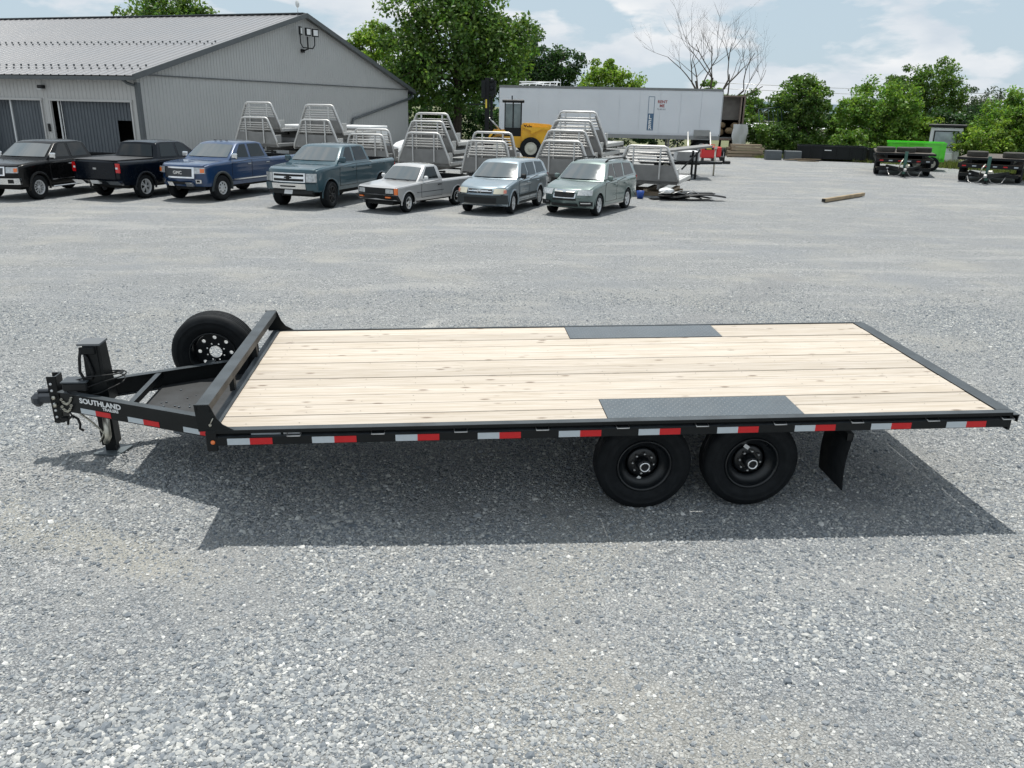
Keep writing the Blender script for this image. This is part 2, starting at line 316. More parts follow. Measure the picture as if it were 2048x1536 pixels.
def stone_mat():
    m = bpy.data.materials.new('crushed_limestone'); m.use_nodes = True; nt = m.node_tree; N = nt.nodes.new; L = nt.links.new
    b = nt.nodes['Principled BSDF']; b.inputs['Roughness'].default_value = .85; b.inputs['Specular IOR Level'].default_value = .3
    oi = N('ShaderNodeObjectInfo'); r = N('ShaderNodeValToRGB'); cr = r.color_ramp
    cr.elements[0].position = 0; cr.elements[0].color = (.12, .14, .16, 1); cr.elements[1].position = 1; cr.elements[1].color = (.62, .62, .60, 1)
    for p_, c_ in ((.15, (.20, .22, .24)), (.6, (.315, .33, .335)), (.92, (.44, .44, .42))):
        e = cr.elements.new(p_); e.color = (*c_, 1)
    L(oi.outputs['Random'], r.inputs[0])
    tc = N('ShaderNodeTexCoord'); n = N('ShaderNodeTexNoise'); n.inputs['Scale'].default_value = 4; n.inputs['Detail'].default_value = 4; L(tc.outputs['Object'], n.inputs['Vector'])
    mr = N('ShaderNodeMapRange'); mr.inputs[3].default_value = .75; mr.inputs[4].default_value = 1.2; L(n.outputs[0], mr.inputs[0])
    s = N('ShaderNodeVectorMath'); s.operation = 'SCALE'; L(r.outputs[0], s.inputs[0]); L(mr.outputs[0], s.inputs['Scale']); L(s.outputs[0], b.inputs['Base Color'])
    return m
M_stone = stone_mat()
def leaf_mat(name, c1, c2, scale=.8):
    m = bpy.data.materials.new(name); m.use_nodes = True; nt = m.node_tree; N = nt.nodes.new; L = nt.links.new
    nt.nodes.remove(nt.nodes['Principled BSDF']); out = nt.nodes['Material Output']
    tc = N('ShaderNodeTexCoord'); n = N('ShaderNodeTexNoise'); n.inputs['Scale'].default_value = scale; n.inputs['Detail'].default_value = 6; n.inputs['Roughness'].default_value = .7; L(tc.outputs['Object'], n.inputs['Vector'])
    r = N('ShaderNodeValToRGB'); r.color_ramp.elements[0].position = .34; r.color_ramp.elements[0].color = (*c1, 1); r.color_ramp.elements[1].position = .66; r.color_ramp.elements[1].color = (*c2, 1); L(n.outputs[0], r.inputs[0])
    ge = N('ShaderNodeNewGeometry'); hs = N('ShaderNodeHueSaturation'); mh = N('ShaderNodeMapRange'); mh.inputs[3].default_value = .475; mh.inputs[4].default_value = .525; L(ge.outputs['Random Per Island'], mh.inputs[0]); L(mh.outputs[0], hs.inputs['Hue'])
    wn = N('ShaderNodeTexWhiteNoise'); wn.noise_dimensions = '1D'; L(ge.outputs['Random Per Island'], wn.inputs['W']); mv = N('ShaderNodeMapRange'); mv.inputs[3].default_value = .55; mv.inputs[4].default_value = 1.5; L(wn.outputs[0], mv.inputs[0]); L(mv.outputs[0], hs.inputs['Value']); hs.inputs['Saturation'].default_value = .92
    L(r.outputs[0], hs.inputs['Color']); r = hs
    d = N('ShaderNodeBsdfDiffuse'); t = N('ShaderNodeBsdfTranslucent'); g = N('ShaderNodeBsdfGlossy'); g.inputs['Roughness'].default_value = .45; g.inputs[0].default_value = (.5, .5, .5, 1)
    br = N('ShaderNodeVectorMath'); br.operation = 'MULTIPLY'; br.inputs[1].default_value = (1.3, 1.35, .7); L(r.outputs[0], br.inputs[0])
    L(r.outputs[0], d.inputs[0]); L(br.outputs[0], t.inputs[0])
    a = N('ShaderNodeMixShader'); a.inputs[0].default_value = .42; L(d.outputs[0], a.inputs[1]); L(t.outputs[0], a.inputs[2])
    a2 = N('ShaderNodeMixShader'); a2.inputs[0].default_value = .045; L(a.outputs[0], a2.inputs[1]); L(g.outputs[0], a2.inputs[2]); L(a2.outputs[0], out.inputs[0])
    MATS[name] = m; return m
L_mid = leaf_mat('leaf_mid', (.034, .085, .014), (.135, .245, .032))
L_dark = leaf_mat('leaf_dark', (.014, .045, .016), (.055, .125, .034))
L_lime = leaf_mat('leaf_lime', (.11, .20, .015), (.24, .38, .035))
L_fresh = leaf_mat('leaf_fresh', (.065, .15, .015), (.20, .35, .04))
L_grey = leaf_mat('leaf_greyish', (.04, .07, .045), (.09, .13, .08))
L_grass = leaf_mat('grass_blades', (.06, .10, .02), (.17, .19, .06), 1.5)
M_bark = mat('bark', (.07, .055, .042), rough=.9, var=.3, vscale=6, bump=.5, bscale=30)
M_deadwood = mat('dead_bark', (.09, .075, .062), rough=.9, var=.25, vscale=3)

# ---------------------------------------------------------------- ground
def ground():
    xs = sorted(set(list(np.linspace(-12, 16, 85)) + list(np.linspace(-60, 100, 41)) + [-4000, -1500, -500, -200, 200, 500, 1500, 5000]))
    ys = sorted(set(list(np.linspace(-8, 30, 77)) + list(np.linspace(30, 120, 20)) + [-40, -15, 200, 500, 1500, 6000]))
    vs = [(x, y, tz(x, y)) for y in ys for x in xs]; n = len(xs)
    fs = [(j*n+i, j*n+i+1, (j+1)*n+i+1, (j+1)*n+i) for j in range(len(ys)-1) for i in range(n-1)]
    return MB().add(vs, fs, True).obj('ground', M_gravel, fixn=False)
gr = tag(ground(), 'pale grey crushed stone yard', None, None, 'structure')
# stones scattered as instances (nobody could count them)
def stone_mesh(i):
    r = random.Random(100+i); bm = bmesh.new(); bmesh.ops.create_icosphere(bm, subdivisions=1, radius=.5)
    ax = (1, r.uniform(.65, .95), r.uniform(.5, .8))
    for v in bm.verts:
        k = r.uniform(.78, 1.15); v.co = Vector((v.co.x*ax[0]*k, v.co.y*ax[1]*k, v.co.z*ax[2]*k))
    me = bpy.data.meshes.new('stone'); bm.to_mesh(me); bm.free(); me.materials.append(M_stone); return me
def gravel_scatter():
    sc = bpy.data.collections.new('stone_shapes')
    for i in range(6):
        o = bpy.data.objects.new('stone_shape', stone_mesh(i)); sc.objects.link(o)
    xs = np.linspace(-7, 13, 161); ys = np.linspace(-4.6, 9.5, 114)
    from mathutils import noise as mn
    vs, dens, big = [], [], []
    for y in ys:
        for x in xs:
            vs.append((x, y, tz(x, y)))
            a = mn.noise(Vector((x*.55, y*.55, 3)))+.5*mn.noise(Vector((x*1.6, y*1.6, 9)))
            d = 1100*max(0, min(1, (2.5-y)/3))+1000+4200*max(0, min(1, .5+a*1.9))
            left = max(0, min(1, (1.2-x)/2.2))*max(0, min(1, (-1.0-y)/1.2))    # loose coarse stone in the near left corner
            d *= 1+.5*left
            dens.append(d*max(0, min(1, (9.5-y)/5))*(1.0 if y < 3 else .75)); big.append(.75+.35*max(0, a)+.55*left)
    n = len(xs); fs = [(j*n+i, j*n+i+1, (j+1)*n+i+1, (j+1)*n+i) for j in range(len(ys)-1) for i in range(n-1)]
    o = MB().add(vs, fs).obj('gravel', M_stone, fixn=False)
    o.data.attributes.new('dens', 'FLOAT', 'POINT').data.foreach_set('value', dens)
    o.data.attributes.new('size', 'FLOAT', 'POINT').data.foreach_set('value', big)
    ng = bpy.data.node_groups.new('scatter', 'GeometryNodeTree')
    ng.interface.new_socket('Geometry', in_out='INPUT', socket_type='NodeSocketGeometry'); ng.interface.new_socket('Geometry', in_out='OUTPUT', socket_type='NodeSocketGeometry')
    N = ng.nodes.new; L = ng.links.new; gi = N('NodeGroupInput'); go = N('NodeGroupOutput')
    dp = N('GeometryNodeDistributePointsOnFaces'); L(gi.outputs[0], dp.inputs['Mesh'])
    na = N('GeometryNodeInputNamedAttribute'); na.data_type = 'FLOAT'; na.inputs[0].default_value = 'dens'; L(na.outputs[0], dp.inputs['Density'])
    nb = N('GeometryNodeInputNamedAttribute'); nb.data_type = 'FLOAT'; nb.inputs[0].default_value = 'size'
    ip = N('GeometryNodeInstanceOnPoints'); L(dp.outputs['Points'], ip.inputs['Points'])
    ci = N('GeometryNodeCollectionInfo'); ci.inputs[0].default_value = sc; ci.inputs[1].default_value = True; ci.inputs[2].default_value = True; L(ci.outputs[0], ip.inputs['Instance'])
    ip.inputs['Pick Instance'].default_value = True
    rv = N('FunctionNodeRandomValue'); rv.data_type = 'FLOAT_VECTOR'; rv.inputs[0].default_value = (-.4, -.4, 0); rv.inputs[1].default_value = (.4, .4, 6.28); L(rv.outputs[0], ip.inputs['Rotation'])
    rf = N('FunctionNodeRandomValue'); rf.data_type = 'FLOAT'; rf.inputs[2].default_value = 0; rf.inputs[3].default_value = 1; rf.inputs['Seed'].default_value = 5
    pw = N('ShaderNodeMath'); pw.operation = 'POWER'; L(rf.outputs[1], pw.inputs[0]); pw.inputs[1].default_value = 5
    ma = N('ShaderNodeMath'); ma.operation = 'MULTIPLY_ADD'; L(pw.outputs[0], ma.inputs[0]); ma.inputs[1].default_value = .032; ma.inputs[2].default_value = .017
    mm = N('ShaderNodeMath'); mm.operation = 'MULTIPLY'; L(ma.outputs[0], mm.inputs[0]); L(nb.outputs[0], mm.inputs[1])
    rf2 = N('FunctionNodeRandomValue'); rf2.data_type = 'FLOAT'; rf2.inputs[2].default_value = 0; rf2.inputs[3].default_value = 1; rf2.inputs['Seed'].default_value = 11
    p2 = N('ShaderNodeMath'); p2.operation = 'POWER'; L(rf2.outputs[1], p2.inputs[0]); p2.inputs[1].default_value = 130
    m2 = N('ShaderNodeMath'); m2.operation = 'MULTIPLY_ADD'; L(p2.outputs[0], m2.inputs[0]); m2.inputs[1].default_value = .05; L(mm.outputs[0], m2.inputs[2])
    L(m2.outputs[0], ip.inputs['Scale']); L(ip.outputs[0], go.inputs[0])
    md = o.modifiers.new('scatter', 'NODES'); md.node_group = ng
    tag(o, None, None, None, 'stuff'); return o
gravel_scatter()

# ---------------------------------------------------------------- main flatbed trailer (local frame; x back along the deck, y away from the camera side)
H, TW, TL_ = .8325, 2.49, 6.10
tr = thing('flatbed_trailer', 'long black deckover flatbed trailer with a pale pine plank deck, parked alone in the foreground', 'trailer')
tr.rotation_euler = (math.atan(.0322), -math.atan(.0129), 0)
def planks():
    n = 12; w = (TW-.102)/n
    lastx = TL_-.1
    for i in range(n):
        y0 = .07+i*w+.0042; y1 = .07+(i+1)*w-.0042
        segs = [(.0695, lastx)]
        if i < 2: segs = [(.0695, 2.935), (4.465, lastx)]
        if i > n-3: segs = [(.0695, 2.935), (4.465, lastx)]
        for (a, b) in segs:
            dz = rnd.uniform(-.005, .001); me = MB().box(((a+b)/2, (y0+y1)/2, H-.02+dz), (b-a, y1-y0, .038), b=.003).mesh('deck_plank', M_plank)
            mk('deck_plank', me, tr)
planks()
m = MB()
for i in range(12):
    for k in range(15):
        x = .25+k*.405
        if (i < 2 or i > 9) and 2.9 < x < 4.5: continue
        for dy in (-.055, .055):
            if rnd.random() < .45: continue
            cx_, cy_ = x+rnd.uniform(-.012, .012), .07+(i+.5)*(TW-.102)/12+dy+rnd.uniform(-.008, .008); m.add([(cx_+.0042*math.cos(a_), cy_+.0042*math.sin(a_), H+.0008) for a_ in (0, 1.05, 2.1, 3.14, 4.2, 5.25)], [(0, 1, 2, 3, 4, 5)])
tag(m.obj('deck_screw', mat('dark_screw', (.06, .05, .04), rough=.5, metal=.5), tr, fixn=False), kind='stuff')
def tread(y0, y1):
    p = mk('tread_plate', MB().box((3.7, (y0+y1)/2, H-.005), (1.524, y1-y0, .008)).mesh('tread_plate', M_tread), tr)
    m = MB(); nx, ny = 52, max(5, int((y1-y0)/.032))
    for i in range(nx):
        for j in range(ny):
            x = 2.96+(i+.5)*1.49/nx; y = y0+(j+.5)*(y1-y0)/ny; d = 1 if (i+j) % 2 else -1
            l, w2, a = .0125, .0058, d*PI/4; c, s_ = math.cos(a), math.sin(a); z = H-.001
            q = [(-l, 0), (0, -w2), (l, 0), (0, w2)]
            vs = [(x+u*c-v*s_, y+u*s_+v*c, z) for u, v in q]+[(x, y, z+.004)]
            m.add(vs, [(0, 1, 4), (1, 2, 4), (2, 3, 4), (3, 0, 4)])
    tag(m.obj('tread_pattern', M_treadglint, p, fixn=False), kind='stuff')
M_tread = mat('painted_tread_plate', (.035, .05, .062), rough=.42, var=.15, spec=.8); pale_mix(M_tread, (.16, .19, .21), .3)  # plate tops lightened by painted sheen
M_treadglint = mat('worn_glint_tops', (.13, .155, .18), rough=.35, var=.3, vscale=20, spec=.8)  # worn diamonds, coloured paler to paint in the tread's sparkle
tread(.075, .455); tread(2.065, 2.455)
fr = MB()
for y, s in ((0, 1), (TW, -1)):            # top rails
    w_ = .068 if s > 0 else .030
    fr.box((TL_/2, y+s*w_/2, H-.012), (TL_, w_, .028), b=.003)
fr.obj('side_rail', M_blackpaint, tr)
m = MB()
for y, s in ((0, 1), (TW, -1)):
    m.box((TL_/2, y+s*.045, H-.04), (TL_, .012, .03))           # recessed web
m.obj('rail_web', M_blackpaint, tr)
m = MB()
for y, s in ((0, 1), (TW, -1)):
    m.box((TL_/2, y+s*.022, H-.086), (TL_-.04, .044, .066), b=.003)
m.obj('side_channel', M_blackpaint, tr)
MB().box((.035, TW/2+.019, H-.012), (.07, TW-.099, .028)).obj('front_rail', M_blackpaint, tr)
MB().box((TL_-.048, TW/2+.019, H-.012), (.095, TW-.099, .028)).obj('rear_rail', M_blackpaint, tr)
m = MB(); m.box((TL_-.012, TW/2, H-.085), (.02, TW-.004, .12)); m.box((TL_+.020, TW/2, H-.019), (.056, TW+.01, .011)); m.box((TL_+.04, TW/2, H-.045), (.008, TW+.01, .06)); m.obj('rear_bumper', M_blackpaint, tr)
MB().box((.02, TW/2, H-.09), (.036, TW-.004, .12)).obj('front_crossbeam', M_blackpaint, tr)
for i in range(15):
    x = .25+i*.405
    if abs(x-3.32) < .1: x += .1
    MB().box((x, TW/2, H-.085), (.045, TW-.14, .075)).obj('crossmember', M_blackpaint, tr)
for y in (.78, 1.71):
    m = MB(); m.box((3.0, y, H-.2), (6.1, .10, .012)); m.box((3.0, y, H-.34), (6.1, .10, .012)); m.box((3.0, y, H-.27), (6.1, .01, .13)); m.obj('main_beam', M_blackpaint, tr)
# hooks and rub-rail spools
for side, sg in ((0, 1), (TW, -1)):
    for i in range(10):
        x = .62+i*.605
        yy = side-sg*.0
        MB().tube([(x-.05, yy+sg*.03, H-.034), (x-.045, yy-sg*.010, H-.050), (x+.045, yy-sg*.010, H-.050), (x+.05, yy+sg*.03, H-.034)], .0055, 6).obj('tie_down_hook', M_steel, tr)
# reflective tape (white then red)
for i in range(10):
    for side, sg in ((0, 1), (TW, -1)):
        x0 = .145+.606*i-.003*i; y = side-sg*.0015
        w = mk('reflective_tape', MB().box((x0+.08, y, H-.088), (.16, .003, .050)).mesh('tape', M_tapew), tr); w['label'] = 'white half of a reflective strip'
        w = mk('reflective_tape', MB().box((x0+.24, y, H-.088), (.16, .003, .050)).mesh('tape', M_taper), tr); w['label'] = 'red half of a reflective strip'
# rating sticker and marker lamps
for x0, x1, c in ((.31, .52, M_tapew), (.54, .67, M_white)):
    MB().box(((x0+x1)/2, .037, H-.040), (x1-x0, .004, .026)).obj('rating_sticker', c, tr)
for side, sg in ((0, 1), (TW, -1)):
    MB().lathe([(0, -.014), (.012, -.012), (.017, -.004), (.017, .0)], 12, (.045, side-sg*.004, H-.088)).obj('marker_lamp', M_amber, tr)
# corner posts at the front corners of the frame
for side, sg in ((0, 1), (TW, -1)):
    MB().box((.035, side+sg*.01, H-.085), (.075, .026, .15), b=.003).obj('corner_plate', M_blackpaint, tr)
# headboard bar
HZ = 1.03
m = MB(); m.box((.0, TW/2, HZ), (.095, TW, .008)); m.box((.044, TW/2, HZ-.028), (.008, TW, .05)); m.box((-.044, TW/2, HZ-.028), (.008, TW, .05)); m.obj('headboard_bar', M_blackpaint, tr)
for side, sg in ((0.004, 1), (TW-.004, -1)):
    m = MB(); pts = [(-.048, H-.005), (-.06, HZ+.006), (.045, HZ+.006), (.06, HZ-.03), (.085, H+.10), (.125, H+.045), (.20, H+.002)]
    m.prism(pts, side, side+sg*.008); g_ = m.obj('gusset', M_blackpaint, tr)
    m = MB(); m.tube([(.04, side-sg*.006, H+.05), (.052, side-sg*.007, H+.075), (.066, side-sg*.006, H+.10)], .004, 6); m.lathe([(0, 0), (.011, .0), (.011, .008), (0, .008)], 12, (.04, side-sg*.008, H+.045)); m.obj('lock_pin', M_galv, g_)
for y in (.83, 1.66):
    MB().box((.0, y, H+.09), (.04, .05, .19)).obj('headboard_post', M_blackpaint, tr)
# tongue: two beams meeting at the coupler
TZ0, TZ1 = .545, .71
def tongue_beam(a, b):
    m = MB(); m.beam((*a, (TZ0+TZ1)/2), (*b, (TZ0+TZ1)/2), .01, TZ1-TZ0-.02); m.beam((*a, TZ1-.005), (*b, TZ1-.005), .062, .01); m.beam((*a, TZ0+.005), (*b, TZ0+.005), .062, .01); return m
AP, AL = (-1.54, 1.20), (0.0, .50)
BP, BL = (-1.54, 1.34), (0.0, 2.06)
tongue_beam((AP[0], AP[1]), AL).obj('tongue_beam', M_blackpaint, tr)
tongue_beam((BP[0], BP[1]), BL).obj('tongue_beam', M_blackpaint, tr)
dA = Vector((AL[0]-AP[0], AL[1]-AP[1])).normalized(); nA = Vector((dA.y, -dA.x))   # towards the camera side
def on_beam(t, z, off=.0): return (AP[0]+dA.x*t+nA.x*off, AP[1]+dA.y*t+nA.y*off, z)
angA = math.atan2(dA.y, dA.x)
for t0, c, lab in ((.27, M_tapew, 'white'), (.43, M_taper, 'red'), (.77, M_tapew, 'white'), (.93, M_taper, 'red'), (1.33, M_tapew, 'white'), (1.49, M_taper, 'red')):
    o = MB().box(on_beam(t0+.05, .577, .0335), (.16, .003, .045), rz=angA).obj('reflective_tape', c, tr); o['label'] = lab+' reflective patch on the tongue'
MB().box(on_beam(.85, (TZ0+TZ1)/2, .0015+.029), (1.62, .003, TZ1-TZ0-.004), rz=angA).obj('tongue_side_plate', M_blackpaint, tr)
def text_mesh(s, size, extr=.0008, bold=.0, shear=0, space=1.0):
    cu = bpy.data.curves.new('lettering', 'FONT'); cu.body = s; cu.size = size; cu.extrude = extr; cu.offset = bold; cu.shear = shear; cu.space_character = space
    cu.align_x = 'LEFT'; cu.resolution_u = 3
    o = bpy.data.objects.new('tmp_text', cu); COL.objects.link(o); dg = bpy.context.evaluated_depsgraph_get()
    me = bpy.data.meshes.new_from_object(o.evaluated_get(dg)); bpy.data.objects.remove(o); bpy.data.curves.remove(cu); return me
def place_text(s, size, org, xdir, ydir, mat_, parent, sx=1.0, bold=0, extr=.0008, space=1.0, name='lettering', label=None):
    me = text_mesh(s, size, extr, bold, 0, space); me.materials.clear(); me.materials.append(mat_)
    xd, yd = Vector(xdir).normalized(), Vector(ydir).normalized(); zd = xd.cross(yd)
    M = Matrix((xd*sx, yd, zd)).transposed().to_4x4(); M.translation = Vector(org); me.transform(M)
    o = mk(name, me, parent)
    if label: o['label'] = label
    return o
xd = (dA.x, dA.y, 0)
place_text('SOUTHLAND', .062, on_beam(.245, .650, .0345), xd, (0, 0, 1), M_decal, tr, sx=1.18, bold=.0022)
place_text('TRAILERS', .036, on_beam(.485, .615, .0345), xd, (0, 0, 1), M_decal, tr, sx=1.1, bold=.001)
m = MB(); m.beam((-.86, .875, .68), (-.86, 1.675, .68), .045, .05); m.obj('tongue_crossmember', M_blackpaint, tr)
m = MB(); m.beam((-1.52, 1.24, .60), (-1.52, 1.31, .60), .16, .14); m.obj('tongue_nose', M_blackpaint, tr)
# tool tray floor between the beams
m = MB(); m.prism([(-.86, .89), (-.86, 1.68), (.02, 2.08), (.02, .48)], .56, .57, ax='z'); tray = m.obj('tool_tray', mat('dusty_black_tray', (.03, .033, .036), rough=.6, var=.5, vscale=6), tr)
m = MB()
for i in range(16):
    x = rnd.uniform(-.8, -.3); y = 1.25+rnd.uniform(-.25, .3); s_ = rnd.uniform(.008, .018)
    m.box((x, y, .575), (s_, s_*.7, s_*.5), rz=rnd.uniform(0, 3))
tag(m.obj('loose_stone', M_stone, tray), kind='stuff')
# coupler channel, coupler
m = MB(); m.box((-1.56, 1.265, .625), (.012, .11, .42)); m.box((-1.595, 1.21, .625), (.075, .01, .42)); m.box((-1.595, 1.32, .625), (.075, .01, .42)); ch = m.obj('coupler_channel', M_blackpaint, tr)
m = MB()
for z in (.45, .51, .57, .63, .69, .75):
    m.lathe([(0, -.004), (.011, -.004), (.011, 0)], 10, (-1.605, 1.204, z+.02))
m.obj('bolt_hole', M_white, ch)
m = MB()
for z in (.56, .63): m.lathe([(0, -.02), (.018, -.02), (.018, 0), (0, 0)], 6, (-1.595, 1.204, z+.02))
m.obj('bolt', M_galv, ch)
m = MB(); m.box((-1.68, 1.265, .63), (.14, .10, .09), b=.02); m.box((-1.755, 1.265, .615), (.10, .13, .12), b=.035); m.box((-1.70, 1.265, .69), (.10, .04, .03), b=.008); m.obj('ball_coupler', mat('coupler_paint', (.03, .036, .045), rough=.45), tr)
# jack
jk = MB(); JX, JY = -1.22, 1.27
for (a, b) in (((.105, .26), (.105, .26)),): pass
def frustum(m, cx, cy, z0, z1, a0, b0, a1, b1, dx=0, dy=0):
    vs = [(cx+sx*a0/2, cy+sy*b0/2, z0) for sx, sy in ((-1, -1), (1, -1), (1, 1), (-1, 1))]+[(cx+dx+sx*a1/2, cy+dy+sy*b1/2, z1) for sx, sy in ((-1, -1), (1, -1), (1, 1), (-1, 1))]
    m.add(vs, [(0, 3, 2, 1), (4, 5, 6, 7), (0, 1, 5, 4), (1, 2, 6, 5), (2, 3, 7, 6), (3, 0, 4, 7)])
frustum(jk, JX, JY, .60, 1.115, .17, .17, .14, .14); jk.box((JX, JY, .40), (.12, .12, .42))
jk.box((JX+.035, JY-.076, .86), (.02, .01, .5)); jack = jk.obj('jack', M_blackpaint, tr)
MB().box((JX-.01, JY-.01, 1.12), (.185, .17, .016)).obj('jack_cap', mat('dull_grey_cap', (.12, .13, .14), rough=.5), jack)
MB().box((JX, JY, .25), (.085, .085, .24)).obj('jack_leg', M_blackpaint, jack)
MB().prism([(JX-.13, JY-.10), (JX+.10, JY-.13), (JX+.15, JY+.06), (JX-.07, JY+.12)], .118, .132, ax='z').obj('jack_foot', mat('jack_foot_plate', (.10, .12, .13), rough=.4), jack)
m = MB(); m.tube([(JX-.08, JY-.085, 1.08), (JX-.10, JY-.09, 1.0), (JX-.115, JY-.09, .88), (JX-.09, JY-.09, .82), (JX-.03, JY-.09, .82), (JX-.01, JY-.09, .87), (JX-.04, JY-.09, 1.0), (JX-.055, JY-.09, 1.03)], .013, 8); m.obj('jack_crank', M_plastic, jack)
m = MB(); m.box((JX-.03, JY-.08, 1.065), (.13, .03, .06), b=.006); m.obj('jack_gearbox', M_blackpaint, jack)
m = MB(); m.tube([(JX+.03, JY-.10, .47), (JX+.035, JY-.13, .30), (JX+.0, JY-.11, .24)], [.028, .028, .024], 10); m.obj('spring_pin', M_galv, jack)
m = MB()
for ph in (0, 1.2, 2.3):      # breakaway cables looped round the jack
    pts = []
    for k in range(29):
        a = 2*PI*k/28+ph; r_ = .17+.05*math.sin(a*2+ph); pts.append((JX-.03+r_*1.15*math.cos(a), JY-.02+r_*.8*math.sin(a), .75+.05*math.sin(a+ph)+.03*ph))
    m.tube(pts, .006, 6)
m.tube([(JX-.22, JY-.09, .70), (JX-.30, JY-.08, .66), (JX-.27, JY-.10, .56), (JX-.2, JY-.17, .50)], .007, 6)
m.obj('breakaway_cable', M_plastic, tr)
m = MB(); m.box((-1.38, 1.19, .765), (.20, .13, .075), b=.01); bb = m.obj('battery_box', M_plastic, tr); MB().box((-1.38, 1.19, .808), (.215, .145, .014), b=.004).obj('battery_box_lid', mat('box_lid', (.05, .06, .07), rough=.4), bb)
# safety chains hanging at the nose
def chain(m, p0, p1, sag, n, r=.0045, s=.02):
    for i in range(n):
        t = (i+.5)/n; p_ = Vector(p0).lerp(Vector(p1), t)+Vector((0, 0, -sag*4*t*(1-t))); d = (Vector(p1)-Vector(p0)).normalized()
        u = Vector((0, 1, 0)) if i % 2 else Vector((0, 0, 1)); pts = [p_+d*(s*.72*math.cos(a))+u*(s*.42*math.sin(a)) for a in [2*PI*k/6 for k in range(7)]]
        m.tube(pts, r, 5, cap=False)
m = MB(); chain(m, (-1.52, 1.15, .66), (-1.40, 1.09, .70), .06, 10); chain(m, (-1.52, 1.14, .60), (-1.41, 1.09, .63), .06, 9); chain(m, (-1.38, 1.14, .52), (-1.2, 1.16, .29), -.02, 14); chain(m, (-1.26, 1.14, .26), (-1.18, 1.16, .47), .03, 12)
split_chain = m.obj('safety_chain', M_galv, tr); split_chain['kind'] = 'stuff'
m = MB(); m.tube([(-1.50, 1.15, .42), (-1.49, 1.15, .47), (-1.45, 1.15, .50), (-1.41, 1.15, .47), (-1.40, 1.15, .42), (-1.41, 1.15, .38), (-1.38, 1.15, .36)], .011, 8); m.obj('chain_hook', M_plastic, tr)
m = MB(); m.box((-1.52, 1.16, .47), (.06, .05, .03)); m.box((-1.57, 1.15, .455), (.025, .03, .03)); m.obj('wiring_plug', M_plastic, tr)
# wheels
def tyre_mesh(R, w, rr, n=48, y0=0):
    h = w/2; m = MB()
    prof = [(rr, -h*.72), (rr+(R-rr)*.10, -h*.86), (rr+(R-rr)*.30, -h*.96), (rr+(R-rr)*.33, -h*1.0), (rr+(R-rr)*.45, -h*1.0), (rr+(R-rr)*.62, -h*1.0), (rr+(R-rr)*.64, -h*1.03), (rr+(R-rr)*.67, -h*.99), (rr+(R-rr)*.78, -h*.96), (R-.018, -h*.84), (R-.004, -h*.70), (R, -h*.55)]
    # grooves in the tread
    for k, y in enumerate((-.42, -.16, .16, .42)):
        prof += [(R, (y-.05)*h), (R-.010, (y-.035)*h), (R-.010, (y+.035)*h), (R, (y+.05)*h)]
    prof += [(R, h*.55), (R-.004, h*.70), (R-.018, h*.84), (rr+(R-rr)*.78, h*.96), (rr+(R-rr)*.45, h*1.0), (rr+(R-rr)*.10, h*.86), (rr, h*.72)]
    m.lathe([(r, y+y0) for r, y in prof], n); return m
TR, TWD, RR = .388, .225, .216
ME_tyre = tyre_mesh(TR, TWD, RR).mesh('tyre', M_rubber)
m = MB()
m.lathe([(RR+.004, -.085), (RR+.004, -.100), (RR-.006, -.100), (RR-.014, -.082), (RR-.022, -.06), (RR-.05, -.035), (RR-.075, -.02), (RR-.085, .0), (.135, .0), (.112, -.022), (.07, -.022), (.055, -.022)], 40)
m.lathe([(RR+.003, .085), (RR-.012, .08), (RR-.03, .03), (RR-.05, -.03)], 40)
ME_rim = m.mesh('rim', M_blackrim)
m = MB(); m.lathe([(.058, -.02), (.058, -.085), (.05, -.10), (.043, -.104)], 24); ME_hub = m.mesh('hub', M_blackrim)
m = MB(); m.lathe([(.044, -.10), (.044, -.118), (.038, -.121), (.032, -.121), (.03, -.105)], 24); ME_cap = m.mesh('hub_cap', M_chrome)
m = MB(); m.lathe([(0, -.108), (.03, -.108)], 16); ME_capin = m.mesh('hub_plug', M_plastic)
m = MB()
for k in range(8):
    a = 2*PI*k/8+.2; m.lathe([(0, -.058), (.009, -.056), (.013, -.045), (.013, -.022)], 8, (.085*math.cos(a), 0, .085*math.sin(a)))
ME_nut = m.mesh('lug_nut', M_steel)
m = MB()
for k in range(8):
    a = 2*PI*k/8+.6; m.lathe([(0, -.0135), (.016, -.0135), (.019, -.004)], 14, (.157*math.cos(a), 0, .157*math.sin(a)))
ME_vent = m.mesh('vent_hole', M_dark)
def trailer_wheel(parent, loc, flip=False, rot=0):
    w = mk('wheel', None, parent, loc, (0, rot, 0) if not flip else (0, rot, PI)); w.empty_display_size = .1
    for nme, me in (('tyre', ME_tyre), ('rim', ME_rim), ('hub', ME_hub), ('hub_cap', ME_cap), ('hub_plug', ME_capin), ('lug_nut', ME_nut), ('vent_hole', ME_vent)): mk(nme, me, w)
    return w
for x, ro in ((3.29, .3), (4.17, 1.9)):
    w = trailer_wheel(tr, (x, .345, TR-.058), False, ro)
    MB().box((.1*math.cos(5.2-ro), -.022, .1*math.sin(5.2-ro)-.05), (.03, .002, .05), ry=.3).obj('balance_sticker', M_white, w)
    w2 = trailer_wheel(tr, (x, TW-.345, TR-.058), True, ro)
    MB().tube([(x, .45, TR-.058), (x, TW-.45, TR-.058)], .045, 12).obj('axle', M_blackpaint, tr)
m = MB()
for y in (.78, 1.71):
    for x in (3.29, 4.17):
        m.tube([(x-.42, y, H-.42), (x-.2, y, TR-.058+.10), (x, y, TR-.058+.07), (x+.2, y, TR-.058+.10), (x+.42, y, H-.42)], .022, 6)
m.obj('leaf_spring', M_blackpaint, tr)
